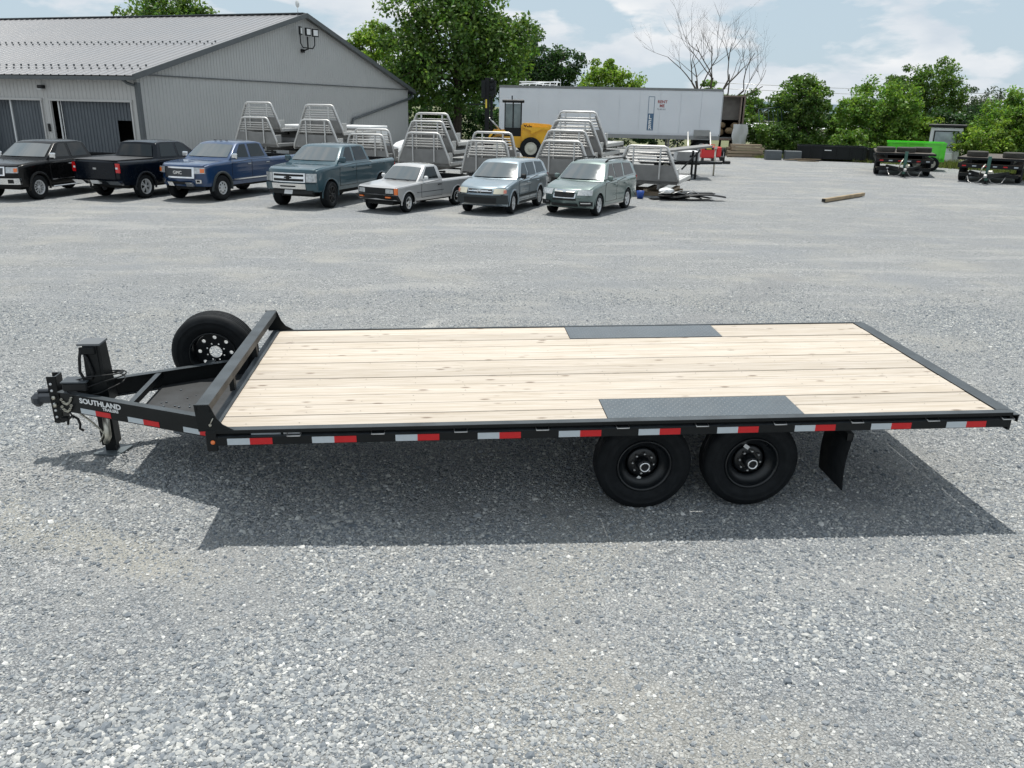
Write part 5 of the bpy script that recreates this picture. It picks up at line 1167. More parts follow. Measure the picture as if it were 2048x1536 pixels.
place_text('Yale', .26, (-1.3, .856, 1.66), (-1, 0, 0), (0, 0, 1), M_plastic, t, bold=.012, extr=.003)

# ---------------------------------------------------------------- box trailers
def box_trailer(name, label, L_, Wd, Hb, z0, loc, rz, col, open_rear=False):
    t = thing(name, label, 'semi-trailer', (loc[0], loc[1], tz(*loc)), rz)
    # x along the length, near side at y = 0, far side at y = Wd
    M_side = col
    if not open_rear:
        MB().box((L_/2, Wd/2, z0+Hb/2), (L_-.06, Wd-.02, Hb)).obj('box_body', M_side, t)
    else:
        m = MB(); m.box((L_/2, .02, z0+Hb/2), (L_, .04, Hb)); m.box((L_/2, Wd-.02, z0+Hb/2), (L_, .04, Hb)); m.box((L_/2, Wd/2, z0+Hb-.02), (L_, Wd-.08, .04)); m.box((L_/2, Wd/2, z0+.03), (L_, Wd-.08, .06)); m.box((L_-.02, Wd/2, z0+Hb/2), (.04, Wd-.08, Hb-.1)); m.obj('box_body', M_side, t)
    n = int(L_/1.22)
    for k in range(n):
        a = L_*k/n; MB().box((a+L_/n/2, -.004, z0+Hb/2), (L_/n-.014, .012, Hb-.34)).obj('side_panel', M_side, t)
    m = MB(); m.box((L_/2, 0, z0+Hb-.06), (L_+.02, .05, .14)); m.obj('top_rail', mat('weathered_rail', (.20, .21, .21), rough=.5, metal=.3), t)
    m = MB(); m.box((L_/2, -.01, z0-.05), (L_, .05, .24)); m.box((L_/2, Wd+.01, z0-.05), (L_, .05, .24)); m.obj('bottom_rail', mat('bottom_rail_grey', (.27, .28, .28), rough=.5, metal=.3), t)
    for k in range(12): MB().box((L_*(k+.5)/12, Wd/2, z0-.09), (.08, Wd-.1, .12)).obj('cross_sill', M_blackpaint, t)
    return t
M_vanside = mat('aged_white_panel', (.70, .73, .76), rough=.42, var=.07, vscale=.5, col2=(.55, .58, .61))
BXZ = 1.18
bt = box_trailer('box_trailer', 'long white box semi-trailer with blue lettering strip and RENT ME sign', 14.0, 2.6, 2.87, BXZ, (5.12, 49.3), math.atan2(46.7-49.3, 13.95), M_vanside)
bt.rotation_euler.z = math.atan2(46.85-49.3, 13.9)
# corner post casting, doors at the right hand end
m = MB(); m.box((13.98, 1.3, BXZ+1.435), (.08, 2.6, 2.87)); m.obj('rear_frame', mat('grey_frame', (.26, .27, .27), rough=.5), bt)
for y in (.66, 1.94):
    d = MB().box((14.03, y, BXZ+1.42), (.05, 1.2, 2.65)).obj('rear_door', M_vanside, bt)
    m = MB(); m.tube([(14.08, y+.2, BXZ+.1), (14.08, y+.2, BXZ+2.7)], .02, 6); m.obj('lock_bar', M_steel, d)
m = MB(); m.box((12.9, -.02, BXZ+.15), (1.0, .03, .55)); m.obj('scuff_plate', mat('scuff_plate', (.30, .31, .30), rough=.5, metal=.4), bt)
# lettering strip: blue outlined vertical panel, upper letters worn away, LER left at the bottom
MB_blue = mat('faded_blue_print', (.06, .13, .22), rough=.5)
strip = mk('lettering_strip', None, bt, (9.62, -.012, 0))
m = MB(); m.box((-.16, -.003, BXZ+1.35), (.03, .004, 2.0)); m.box((.20, -.003, BXZ+1.35), (.03, .004, 2.0)); m.box((.02, -.003, BXZ+2.35), (.39, .004, .03)); m.box((.02, -.003, BXZ+.35), (.39, .004, .03)); m.obj('strip_border', MB_blue, strip)
m = MB(); m.box((.02, -.003, BXZ+.86), (.33, .004, .98)); m.obj('strip_field', MB_blue, strip)
for ch_, zz in (('R', .40), ('E', .70), ('L', 1.02)): place_text(ch_, .36, (-.10, -.008, BXZ+zz), (1, 0, 0), (0, 0, 1), M_white, strip, bold=.012, name='letter')
M_redp = mat('red_brown_print', (.30, .05, .04), rough=.5); M_greyp = mat('grey_print', (.2, .22, .24), rough=.5)
place_text('RENT', .24, (10.02, -.014, BXZ+1.98), (1, 0, 0), (0, 0, 1), M_redp, bt, bold=.008); place_text('ME', .24, (10.15, -.014, BXZ+1.74), (1, 0, 0), (0, 0, 1), M_redp, bt, bold=.008); place_text('72-48-363', .13, (10.0, -.014, BXZ+1.57), (1, 0, 0), (0, 0, 1), M_greyp, bt, bold=.002)
# landing gear and running gear
m = MB()
for y in (.35, 2.25): m.box((10.9, y, .62), (.12, .12, 1.0)); m.box((10.9, y, .10), (.3, .3, .04)); m.beam((10.9, y, .3), (11.7, y, 1.0), .05, .05)
m.beam((10.9, .35, .5), (10.9, 2.25, .5), .05, .05); m.beam((10.9, .35, .9), (10.9, 2.25, .3), .04, .04); m.obj('landing_gear', M_alud, bt)
bwt = tyre_mesh(.50, .28, .29, 28).mesh('tyre', M_rubber); bwr = MB().lathe([(.295, .08), (.27, .1), (.25, .0), (.12, -.02), (.1, .06), (0, .06)], 20).mesh('rim', M_alloy)
for x in (1.6, 2.9, 13.0):
    for y in (.3, 2.3):
        wh = mk('wheel', None, bt, (x, y, .5), (0, 0, PI)); mk('tyre', bwt, wh); mk('rim', bwr, wh)
MB().box((2.2, 1.3, .95), (2.6, 1.1, .25)).obj('bogie_frame', M_blackpaint, bt); MB().box((13.0, 1.3, .9), (1.1, 1.1, .25)).obj('bogie_frame', M_blackpaint, bt)
# ladders and aluminium frames lying on the box roof
t = thing('ladder_rack', 'jumble of silver ladder frames showing above the left end of the white box trailer', 'ladder rack', (6.55, 51.3, tz(0, 50)+BXZ+2.87), math.atan2(46.85-49.3, 13.9))
for k, (a, b_) in enumerate((((0, 0, .12), (2.6, 0, .34)), ((0, .3, .30), (2.7, .3, .30)), ((.1, .6, .22), (2.5, .5, .12)), ((0, .9, .05), (2.7, .9, .05)))): MB().tube([a, b_], .035, 6).obj('rail', M_white, t)
for k in range(6): MB().tube([(.2+.45*k, 0, .06), (.2+.45*k, .9, .1+.04*k)], .025, 6).obj('rung', M_white, t)
for k, x in enumerate((.4, 2.3, 2.5, 2.7)): MB().tube([(x, .4, .0), (x, .4, .5)], .022, 6).obj('post', M_steel, t)
# second, old box trailer with its open end towards us
M_old = mat('grimy_white_panel', (.42, .44, .44), rough=.6, col2=(.24, .23, .21), vscale=1.2)
ot = box_trailer('open_box_trailer', 'grimy old box trailer, rear end open, right of the long white one', 9.0, 2.4, 2.75, 1.0, (18.35, 51.2), math.radians(72), M_old, True)
put(ot, (21.75, 50.7, .3)); ot.rotation_euler.z = math.radians(78)
MB().box((.6, 1.2, 2.95), (.06, 2.2, 1.5)).obj('half_shutter', mat('dirty_shutter', (.17, .155, .14), rough=.7, var=.2), ot); MB().box((.25, .25, 2.5), (.5, .06, 2.3)).obj('inner_lining', mat('flaking_lining', (.45, .38, .33), rough=.8, col2=(.2, .14, .1), vscale=6), ot)
m = MB(); m.box((-.03, .05, 2.35), (.10, .1, 2.7)); m.box((-.03, 2.35, 2.35), (.10, .1, 2.7)); m.box((-.03, 1.2, 3.72), (.10, 2.4, .10)); m.box((-.03, 1.2, .95), (.12, 2.4, .12)); m.obj('rear_frame', mat('rusty_frame', (.28, .24, .21), rough=.7, col2=(.14, .07, .045), vscale=9), ot)
for x in (1.6, 2.8):
    for y in (.3, 2.1): wh = mk('wheel', None, ot, (x, y, .5), (0, 0, PI)); mk('tyre', bwt, wh); mk('rim', bwr, wh)
t = thing('rubbish_heap', 'heap of tan sacks and scrap inside the open end of the grimy box trailer', 'rubbish heap', (20.75, 51.2, 1.36))
for k in range(9): lumpy('sack', (rnd.uniform(-.9, .8), rnd.uniform(-.1, .7), .25+rnd.uniform(0, .7)), (.32, .3, .22), mat('sack_%s' % 'tan', (.42, .32, .19), rough=.9, col2=(.18, .11, .06), vscale=3), t, k, 2)
t = thing('plastic_sheet', 'torn pale plastic sheet hanging at the right side of the grimy open trailer', 'plastic sheet', (21.35, 50.2, .95))
m = MB(); vs = []
for j in range(8):
    for i in range(6): vs.append((-.45+.2*i+.04*math.sin(j*1.3+i), .06*math.sin(i*1.9+j*.7), 1.3-.2*j+(.15*math.sin(i*2.1) if j == 7 else 0)))
m.add(vs, [(j*6+i, j*6+i+1, j*6+i+7, j*6+i+6) for j in range(7) for i in range(5)], True); m.obj('sheet', M_white, t)
t = thing('barred_gate', 'dark green metal gate frame leaning beside the grimy open trailer, in front of the bushes', 'gate', (22.75, 49.4, .3), math.radians(-12))
for a, b_ in (((0, 0, .1), (-.5, 0, 2.9)), ((1.5, 0, .3), (.9, 0, 3.1)), ((-.5, 0, 2.9), (.9, 0, 3.1)), ((0, 0, .1), (1.5, 0, .3))): MB().tube([a, b_], .04, 6).obj('frame_bar', mat('dark_green_steel', (.012, .04, .04), rough=.5), t)
for k in range(4): MB().tube([(.3*k+.3, 0, .2), (.3*k-.2, 0, 2.95)], .025, 6).obj('bar', MATS['dark_green_steel'], t)
# timber stack
t = thing('timber_stack', 'stack of weathered timbers on the ground below the grimy open trailer', 'timber stack', (20.75, 47.1, .3), math.radians(-5))
for k in range(4):
    for j in range(3 if k < 3 else 2): MB().box((rnd.uniform(-.1, .1), -.3+.3*j, .12+.2*k), (2.4-.15*k, .24, .15)).obj('timber', M_oldwood, t)
for x in (-.8, .8): MB().box((x, 0, .02), (.1, .9, .04)).obj('bearer', M_oldwood, t)

# ---------------------------------------------------------------- red machine and things in front of the trailer
RX, RY = 16.95, 42.6
t = thing('welder_generator', 'bright red engine welder box with black label by the white trailer', 'generator', (RX, RY, .3), math.radians(-6))
P_red = mat('red_machine_paint', (.60, .012, .015), rough=.4, coat=.4)
m = MB(); m.box((0, 0, .48), (.85, .55, .66), b=.05); m.obj('cover', P_red, t); m = MB(); m.box((.60, .1, .50), (.30, .45, .58), b=.05); m.obj('side_tank', P_red, t)
MB().box((0, -.279, .68), (.5, .01, .12)).obj('label_panel', M_dark, t); MB().box((-.02, -.286, .68), (.3, .006, .05)).obj('label_stripe', paint('yellow_decal2', (.75, .55, .02)), t)
for x in (-.3, .3): MB().box((x, 0, .08), (.08, .5, .16)).obj('foot', M_plastic, t)
m = MB(); m.tube([(-.35, 0, .8), (-.35, 0, .9), (.35, 0, .9), (.35, 0, .8)], .02, 6); m.obj('lifting_bar', P_red, t)
t = thing('loose_tyre', 'black tyre standing on edge just right of the red welder box', 'tyre', (RX+.95, RY+.3, .3+.36), math.radians(60))
mk('tyre', tyre_mesh(.36, .24, .21, 28).mesh('tyre', M_rubber), t); mk('rim', MB().lathe([(.21, -.06), (.18, -.02), (0, -.02)], 20).mesh('rim', M_alloy), t)
for k, (x, lab) in enumerate(((16.2, 'left'), (17.6, 'right'))):
    t = thing('leaning_pole', 'pale pole leaning on the white trailer, %s one of two above the red box' % lab, 'pole', (x, 44.0, .3)); MB().tube([(0, 0, 0), (.35, 1.7, 1.5)], .045, 8).obj('pole_shaft', M_alu, t)
# small tongue trailer with white toolbox
t = thing('small_trailer', 'small dark utility trailer with a white toolbox and black tongue, behind the single flatbed', 'trailer', (12.6, 31.6, tz(0, 31)), math.radians(-8))
m = MB(); m.box((-.9, 0, .55), (2.6, 1.6, .12)); m.obj('frame', M_blackpaint, t); MB().box((-.1, 0, .84), (1.0, 1.2, .42), b=.02).obj('toolbox', M_white, t)
MB().lathe([(0, -.01), (.05, -.01), (.05, 0)], 12, (.0, -.606, .84)).obj('toolbox_latch', M_dark, t)
m = MB(); m.beam((.4, -.5, .55), (1.5, 0, .55), .08, .1); m.beam((.4, .5, .55), (1.5, 0, .55), .08, .1); m.obj('tongue', M_blackpaint, t)
m = MB(); m.tube([(1.15, -.1, .0), (1.15, -.1, 1.15)], .04, 8); m.box((1.15, -.1, 1.2), (.12, .12, .1)); m.obj('tongue_jack', M_galv, t); m = MB(); m.box((1.7, 0, .58), (.35, .14, .14), b=.03); m.box((1.5, 0, .75), (.2, .2, .2), b=.04); m.obj('coupler', M_plastic, t)
for y in (-.85, .85): wh = mk('wheel', None, t, (-1.1, y, .34), (0, 0, 0 if y > 0 else PI)); mk('tyre', ftm, wh).scale = (.55, .55, .55); mk('rim', frm, wh).scale = (.55, .55, .55)
t = thing('tipped_flatbed', 'dark flatbed frame tipped on edge with sloping grey deck behind the single flatbed', 'flatbed truck body', (10.9, 30.2, tz(0, 30)), math.radians(-10))
m = MB(); m.beam((-1.4, 0, .9), (2.1, 0, 1.35), 1.8, .08); m.obj('deck', M_alud, t); m = MB()
for x in (-1.2, 0, 1.5):
    for y in (-.7, .7): m.box((x, y, .46+.06*x), (.09, .09, .92+.12*x))
m.obj('stand_leg', M_blackpaint, t); MB().beam((.9, -.85, .4), (1.6, -.9, 1.2), .5, .04).obj('side_flap', M_plastic, t)
# black bumper covers and straps dumped on the gravel
t = thing('scrap_pile', 'low pile of black fender covers on the gravel right of the sage SUV', 'scrap pile', (9.05, 20.75, tz(0, 20)), math.radians(12))
for k in range(9):
    L_ = rnd.uniform(.7, 1.5); m = MB(); vs = []; x0 = rnd.uniform(-.8, .3); y0 = rnd.uniform(-.35, .4); z0 = .03+.022*k; a = rnd.uniform(-.25, .3)
    for i in range(9):
        u = i/8
        for j in range(4):
            vx, vy = x0+L_*u, y0+.10*j; vs.append((vx*math.cos(a)-vy*math.sin(a), vx*math.sin(a)+vy*math.cos(a), z0+.07*math.sin(PI*u)*(k % 2)+.02*math.sin(j*2+k)))
    m.add(vs, [(i*4+j, i*4+4+j, i*4+5+j, i*4+1+j) for i in range(8) for j in range(3)], True); o = mk('fender_cover', m.mesh('fender_cover', M_plastic if k % 3 else M_rubber), t); sd2 = o.modifiers.new('thick', 'SOLIDIFY'); sd2.thickness = .02
for k in range(3): MB().tube([(-.7+.5*k, -.3, .25), (-.1+.4*k, .1, .3), (.5+.2*k, -.1, .18)], .012, 6).obj('wire', M_steel, t)
lumpy('white_bag', (-.25, .05, .30), (.26, .18, .10), M_white, t, 5, 2)
t = thing('blue_bucket', 'small blue plastic bucket under the single flatbed', 'bucket', (8.05, 21.2, tz(0, 21)+.012)); MB().lathe([(0, .0), (.10, .0), (.13, .24), (.12, .24), (.095, .02)], 16, ax='z').obj('bucket_body', mat('blue_plastic', (.01, .06, .30), rough=.5), t)

# lone plank on the gravel
t = thing('lumber_beam', 'single brown squared timber lying alone on the open gravel at right', 'timber', (15.15, 21.45, tz(0, 21)+.075), math.atan2(2.2, 2.72))
t.rotation_euler.z = math.atan2(22.86-20.44, 16.54-13.89); put(t, (15.2, 21.65, .38))
MB().box((0, 0, 0), (3.35, .13, .11), b=.008).obj('timber', mat('tan_timber', (.34, .26, .16), rough=.8, var=.3, vscale=4), t); MB().box((-1.68, 0, 0), (.012, .12, .10)).obj('end_grain', M_dark, t)

# ---------------------------------------------------------------- back edge of the yard
P_green = paint('lime_green_paint', (.10, .72, .02))
for k, (x, lab) in enumerate(((21.65, 'left'), (22.75, 'right'))):
    t = thing('steel_crate', '%s of two small grey steel crates at the edge of the gravel' % lab, 'crate', (x, 44.6-.3*k, .3), math.radians(-12), 'grey crates at the yard edge')
    MB().box((0, 0, .28), (.95, .7, .55), b=.02).obj('crate_body', mat('grey_steel_crate', (.10, .115, .125), rough=.5), t)
    for z in (.12, .28, .44): MB().box((0, -.36, z), (.9, .02, .04)).obj('rib', MATS['grey_steel_crate'], t)
def dump_body(label, x0, y0, L_, rz, h_=.72, loc_z=.3):
    t = thing('dump_box', label, 'dump box', (x0, y0, loc_z), rz, 'black steel dump bodies')
    m = MB(); m.box((L_/2, .0, .12+h_/2), (L_, .06, h_)); m.box((L_/2, 1.9, .12+h_/2), (L_, .06, h_)); m.box((.03, .95, .12+h_/2), (.06, 1.84, h_)); m.box((L_/2, .95, .16), (L_, 1.84, .06)); m.obj('tub', M_blackpaint, t)
    m = MB(); m.box((L_/2, -.02, .12+h_), (L_+.08, .12, .09)); m.box((L_/2, 1.92, .12+h_), (L_+.08, .12, .09)); m.obj('top_rail', M_blackpaint, t)
    for k in range(int(L_/.7)+1): MB().box((.1+k*(L_-.2)/int(L_/.7), -.06, .12+h_/2), (.08, .07, h_)).obj('side_rib', M_blackpaint, t)
    MB().box((L_+.02, .95, .12+h_/2), (.05, 1.9, h_)).obj('tailgate', M_blackpaint, t); m = MB(); m.box((L_*.45, -.10, .12+h_*.72), (L_*.10, .01, .05)); m.obj('side_label', M_white, t)
    for x in (.5, L_-.5): MB().box((x, .95, .06), (.12, 1.6, .12)).obj('skid', M_oldwood, t)
dump_body('longer black steel dump body left on the gravel below the leafy trees', 23.15, 44.6, 3.9, math.radians(-22)); dump_body('shorter black steel dump body, right of the longer one', 26.95, 43.1, 3.2, math.radians(-22), .62)
t = thing('pallet_boards', 'few broken pale boards lying on the gravel in front of the crates', 'boards', (22.9, 43.3, .3), math.radians(-8))
for k in range(5): MB().box((rnd.uniform(-.5, .6), rnd.uniform(-.15, .15), .02+.03*k), (rnd.uniform(.9, 1.5), .10, .025), rz=rnd.uniform(-.15, .15)).obj('board', M_oldwood, t)
# two piles of deckover trailers seen from the front
def stacked_trailer(label, loc, ang, tyres, gr):
    h = Vector((-math.sin(ang), -math.cos(ang))); t = thing('stacked_trailers', label, 'trailer', (loc[0], loc[1], tz(*loc)), math.atan2(h.y, h.x), gr)
    W2, L2 = 2.5, 5.2
    for y in (-1, 1): MB().box((-L2/2, y*(W2/2-.03), .86), (L2, .06, .16)).obj('side_rail', M_blackpaint, t)
    MB().box((-L2/2, 0, .90), (L2, W2-.12, .05)).obj('lower_deck', mat('brown_worn_deck', (.12, .095, .07), rough=.8, var=.3), t)
    MB().box((.02, 0, .82), (.06, W2, .16)).obj('front_beam', M_blackpaint, t); MB().box((.1, 0, .45), (.10, 2.3, .14)).obj('lower_crossbeam', M_blackpaint, t)
    for k in range(6): MB().box((.06, -1.0+.4*k, .83), (.012, .16, .05)).obj('reflective_tape', M_tapew if k % 2 else M_taper, t)
    for k, y in enumerate((-.7, -.45, .35, .6)): MB().box((.16, y, .50), (.02, .08, .05)).obj('marker_lamp', M_amber if k % 2 else M_white, t)
    for y in (-1, 1):
        MB().beam((-.1, y*.75, .55), (1.25, y*.05, .5), .08, .16).obj('tongue_beam', M_blackpaint, t)
        MB().box((-.9, y*.95, .48), (1.1, .5, .06)).obj('fender', mat('worn_tan_fender', (.16, .14, .11), rough=.7, var=.3), t)
        wh = mk('wheel', None, t, (-1.0, y*1.12, .385), (0, 0, 0 if y > 0 else PI)); mk('tyre', ME_tyre, wh); mk('rim', ME_rim, wh)
        wh = mk('wheel', None, t, (-1.85, y*1.12, .385), (0, 0, 0 if y > 0 else PI)); mk('tyre', ME_tyre, wh); mk('rim', ME_rim, wh)
    MB().box((.75, 0, .78), (.13, .13, 1.0)).obj('jack', mat('green_grey_jack', (.05, .14, .11), rough=.5), t); MB().box((1.38, 0, .5), (.35, .13, .13), b=.02).obj('coupler', M_steel, t)
    m = MB(); m.box((.75, 0, .27), (.09, .09, .22)); m.box((.75, 0, .146), (.22, .22, .03)); m.obj('jack_foot', M_blackpaint, t)
    for y in (-1, 1): m = MB(); m.tube([(1.2, y*.08, .45), (1.25, y*.25, .24), (1.2, y*.45, .19), (1.1, y*.62, .22), (.9, y*.72, .45)], .008, 6); m.obj('safety_chain', M_steel, t)
    m = MB(); m.box((.82, .12, .62), (.3, .2, .2), b=.04); m.tube([(.9, -.1, .95), (1.1, -.2, .8), (1.0, -.25, .55)], .03, 6); m.obj('hitch_gear', M_galv, t)
    # upper trailer, upside on top
    MB().box((-L2/2+.1, 0, 1.15), (L2, W2+.05, .07)).obj('upper_deck', mat('brown_grey_deck', (.10, .085, .07), rough=.8, var=.3), t); MB().box((.12, 0, 1.14), (.06, W2+.1, .10)).obj('upper_front_beam', M_blackpaint, t)
    for y in (-.8, .8): MB().box((-L2/2, y, 1.02), (L2-.3, .12, .19)).obj('upper_frame', M_blackpaint, t)
    for c_ in t.children:
        if c_.data is not None: c_.data.transform(Matrix.Translation((0, 0, -.13)))
    return t
def flat_tyre(label, t, x, y, z, grp):
    M = Matrix.Translation(UNSCALED[t.name]) @ Matrix.Rotation(t.rotation_euler.z, 4, 'Z') @ Matrix.Translation((x, y, z)); o = thing('loose_tyre', label, 'tyre', tuple(M.translation), 0, grp); o.rotation_euler = (PI/2, 0, 0)
    mk('tyre', LT, o); return o
LT = tyre_mesh(.43, .25, .24, 28).mesh('tyre', mat('dusty_rubber', (.06, .058, .05), rough=.85, var=.3))
sa = stacked_trailer('pile of two black deckover trailers with looped chains, in front of the green dump trailer', (23.3, 32.6), math.radians(26), [], 'piled trailers at the right')
sb = stacked_trailer('pile of two black deckover trailers at the far right, nose and coupler towards the camera', (25.35, 29.3), math.radians(38), [], 'piled trailers at the right')
for (t_, x, y, lab) in ((sa, -.7, -.85, 'dusty tyre lying on the left trailer pile, leftmost of three'), (sa, -.9, .05, 'dusty tyre lying on the left trailer pile, middle of three'), (sa, -1.6, .8, 'dusty tyre lying on the left trailer pile, rightmost of three'), (sb, -.8, -.62, 'dusty tyre lying on the far right trailer pile, left one'), (sb, -.8, .78, 'dusty tyre lying on the far right trailer pile, right one')):
    flat_tyre(lab, t_, x, y, 1.18, 'tyres lying on the trailer piles')
# green dump trailer
t = thing('green_dump_trailer', 'lime green dump trailer standing behind the left trailer pile', 'trailer', (26.6, 37.6, .3), math.radians(-28))
m = MB(); m.box((0, -.9, .98), (2.7, .06, .75)); m.box((0, .9, .98), (2.7, .06, .75)); m.box((-1.35, 0, .98), (.06, 1.86, .75)); m.box((0, 0, .64), (2.7, 1.86, .06)); m.obj('tub', P_green, t)
for k in range(4): MB().box((-1.2+.8*k, -.96, .98), (.08, .07, .75)).obj('side_rib', P_green, t)
m = MB(); m.box((0, -.93, 1.39), (2.85, .12, .08)); m.box((0, .93, 1.39), (2.85, .12, .08)); m.obj('top_rail', P_green, t); g1 = MB().box((1.38, 0, .98), (.06, 1.9, .78)).obj('tailgate', P_green, t); MB().box((1.42, -.5, 1.15), (.02, .3, .12)).obj('sticker', mat('teal_sticker', (.02, .15, .2)), g1)
MB().box((0, 0, .52), (2.9, .9, .14)).obj('frame', P_green, t)
for y in (-.95, .95):
    for x in (.15, .85): wh = mk('wheel', None, t, (x, y, .36), (0, 0, 0 if y > 0 else PI)); mk('tyre', ftm, wh).scale = (.6, .6, .6); mk('rim', frm, wh).scale = (.6, .6, .6)
# white cabin with black roof
t = thing('white_cabin', 'small white guard-booth cabin with black roof and a wide window, behind the green trailer', 'cabin', (31.3, 42.6, .3), math.radians(-35))
MB().box((0, 0, 1.05), (1.7, 1.5, 2.1), b=.03).obj('cabin_wall', M_white, t); MB().box((0, 0, 2.2), (2.0, 1.8, .16), b=.03).obj('cabin_roof', M_plastic, t)
f = MB().box((0, -.765, 1.45), (1.3, .05, .95)).obj('window', M_plastic, t); MB().box((0, -.795, 1.45), (1.15, .02, .82)).obj('pane', mat('pale_blind_glass', (.38, .42, .45), rough=.2, var=.3), f)
MB().box((.86, 0, 1.4), (.02, .9, .9)).obj('side_window', M_glass, t); MB().box((.3, -.95, .45), (.5, .35, .55), b=.06).obj('step_locker', M_white, t)
# long low white-roofed shed beyond the trees
for (lab, x, y, L_, rz, hw) in (('long low shed with a bright white roof beyond the bushes', 29.5, 78.0, 15, math.radians(-26), 1.3), ('pale grey shed roof glimpsed between the two leafy trees', 36.0, 64.0, 5, math.radians(-24), 1.2)):
    t = thing('white_roof_shed', lab, 'shed', (x, y, 0), rz)
    MB().box((L_/2, 2.5, .8), (L_, 5, 1.6)).obj('shed_wall', M_siding2, t); m = MB(); m.prism([(-.3, 1.55), (2.5, hw+.6), (5.3, 1.55), (5.3, 1.62), (2.5, hw+.68), (-.3, 1.62)], -.3, L_+.3, ax='x'); m.obj('shed_roof', M_white, t)
    for k in range(5): w_ = MB().box((L_*(k+.5)/5, -.01, 1.0), (1.0, .05, .7)).obj('window', M_white, t); MB().box((L_*(k+.5)/5, -.04, 1.0), (.85, .02, .55)).obj('pane', M_glass, w_)

# ---------------------------------------------------------------- trees
def leafcloud(ells, n, size, seed, clumps=120, flat=.35, gap=.0):
    r = np.random.RandomState(seed); E = np.array([[*e] for e in ells], float); vol = (E[:, 3]*E[:, 4]*E[:, 5])**.75; p_ = vol/vol.sum()
    k = r.choice(len(E), clumps, p=p_); d = r.normal(size=(clumps, 3)); d /= np.linalg.norm(d, axis=1)[:, None]; rad = r.uniform(.2, 1.0, clumps)**.5
    cc = E[k, :3]+d*rad[:, None]*E[k, 3:6]
    csz = r.uniform(.45, 1.15, clumps)*(E[k, 3:6].mean(1))*.36
    j = r.randint(0, clumps, n); off = r.normal(size=(n, 3)); off /= np.maximum(1e-6, np.linalg.norm(off, axis=1))[:, None]; off *= (r.uniform(0, 1, n)**.45)[:, None]
    c = cc[j]+off*csz[j][:, None]*np.array([1.15, 1.15, .75])
    nrm = r.normal(size=(n, 3))+np.array([0, 0, flat*2])+off*.8; nrm /= np.linalg.norm(nrm, axis=1)[:, None]
    a = np.cross(nrm, r.normal(size=(n, 3))); a /= np.linalg.norm(a, axis=1)[:, None]; b = np.cross(nrm, a)
    s = size*r.uniform(.55, 1.3, n)[:, None]
    v = np.stack([c-a*s, c-b*s*.55, c+a*s, c+b*s*.55], 1).reshape(-1, 3); me = bpy.data.meshes.new('crown')
    me.vertices.add(4*n); me.vertices.foreach_set('co', v.astype('f').ravel()); me.loops.add(4*n); me.loops.foreach_set('vertex_index', np.arange(4*n)); me.polygons.add(n)
    me.polygons.foreach_set('loop_start', np.arange(0, 4*n, 4)); me.polygons.foreach_set('loop_total', np.full(n, 4)); me.update(calc_edges=True)
    return me, cc
def tree(name, label, base, ells, n, size, lm, seed, cat='tree', trunk=.22, clumps=120, limbs=18, group=None, flat=.35):
    t = thing(name, label, cat, (base[0], base[1], tz(*base)), 0, group)
    loc = [(e[0], e[1], e[2], *e[3:]) for e in ells]; me, cc = leafcloud(loc, n, size, seed, clumps, flat); me.materials.append(lm); mk('crown', me, t)
    r = random.Random(seed); m = MB(); zt = max(e[2] for e in ells); top = Vector((ells[0][0]*.3, ells[0][1]*.3, zt*.8)); pts = [Vector((0, 0, -.1)), Vector((.06, 0, zt*.25)), Vector((ells[0][0]*.15, 0, zt*.5)), top]
    m.tube(pts, [trunk, trunk*.8, trunk*.55, trunk*.2], 8)
    for k in range(limbs):
        f = r.uniform(.25, .9); st = pts[1].lerp(top, f); e = Vector(cc[r.randrange(len(cc))]); md_ = st.lerp(e, .5)+Vector((0, 0, r.uniform(-.1, .5))); m.tube([st, md_, e], [trunk*.32*(1.2-f), trunk*.2, .02], 5)
    m.obj('trunk', M_bark, t, fixn=False); return t
# big maple right of the gable
tree('maple_tree', 'large dark green maple rising behind the right end of the gable roof', (2.6, 62), [(-.3, 0, 7.6, 4.6, 4.5, 4.6), (-3.6, -.5, 7.6, 2.6, 2.4, 3.6), (3.4, 0, 6.2, 3.0, 3, 3.6), (.6, 0, 10.6, 2.6, 2.6, 2.3), (-1.4, -1, 4.5, 4.4, 3.4, 2.4)], 34000, .17, L_mid, 1, clumps=330, trunk=.38, limbs=40)
tree('tree', 'rounded treetop showing above the left half of the workshop roof', (-23.7, 78), [(0, 0, 9.4, 4.3, 4, 3.0), (1.5, 0, 8.5, 3.5, 3, 3)], 9000, .2, L_mid, 2, clumps=110)
tree('tree', 'small yellow-green tree peeping over the right slope of the gable roof', (-4.6, 72), [(0, 0, 7.2, 2.1, 2.2, 2.2), (-1.2, 0, 8.0, 1.2, 1.2, 1.3)], 6000, .16, L_lime, 3, clumps=70)
tree('tree', 'dark dome-shaped tree behind the left half of the white box trailer', (12.1, 85), [(-1.3, 0, 7.4, 2.9, 3, 2.7), (1.8, 0, 6.8, 2.3, 2.4, 2.2), (0, 0, 5, 3.6, 3, 2.6)], 14000, .17, L_dark, 4, clumps=170)
tree('tree', 'low yellow-green tree behind the middle of the white box trailer', (17.0, 75), [(0, 0, 4.9, 2.9, 2.4, 1.7), (-.4, 0, 6.2, 1.3, 1.3, 1.0)], 8000, .15, L_lime, 5, clumps=90)
tree('bush', 'bush tops behind the right end of the white box trailer', (23.3, 60), [(0, 0, 3.2, 1.6, 1.4, 1.5), (-1.0, 0, 4.0, .9, .9, 1.0), (.9, 0, 2.8, 1.3, 1.2, 1.2)], 5000, .13, L_fresh, 6, 'bush', .1, 50, 8)
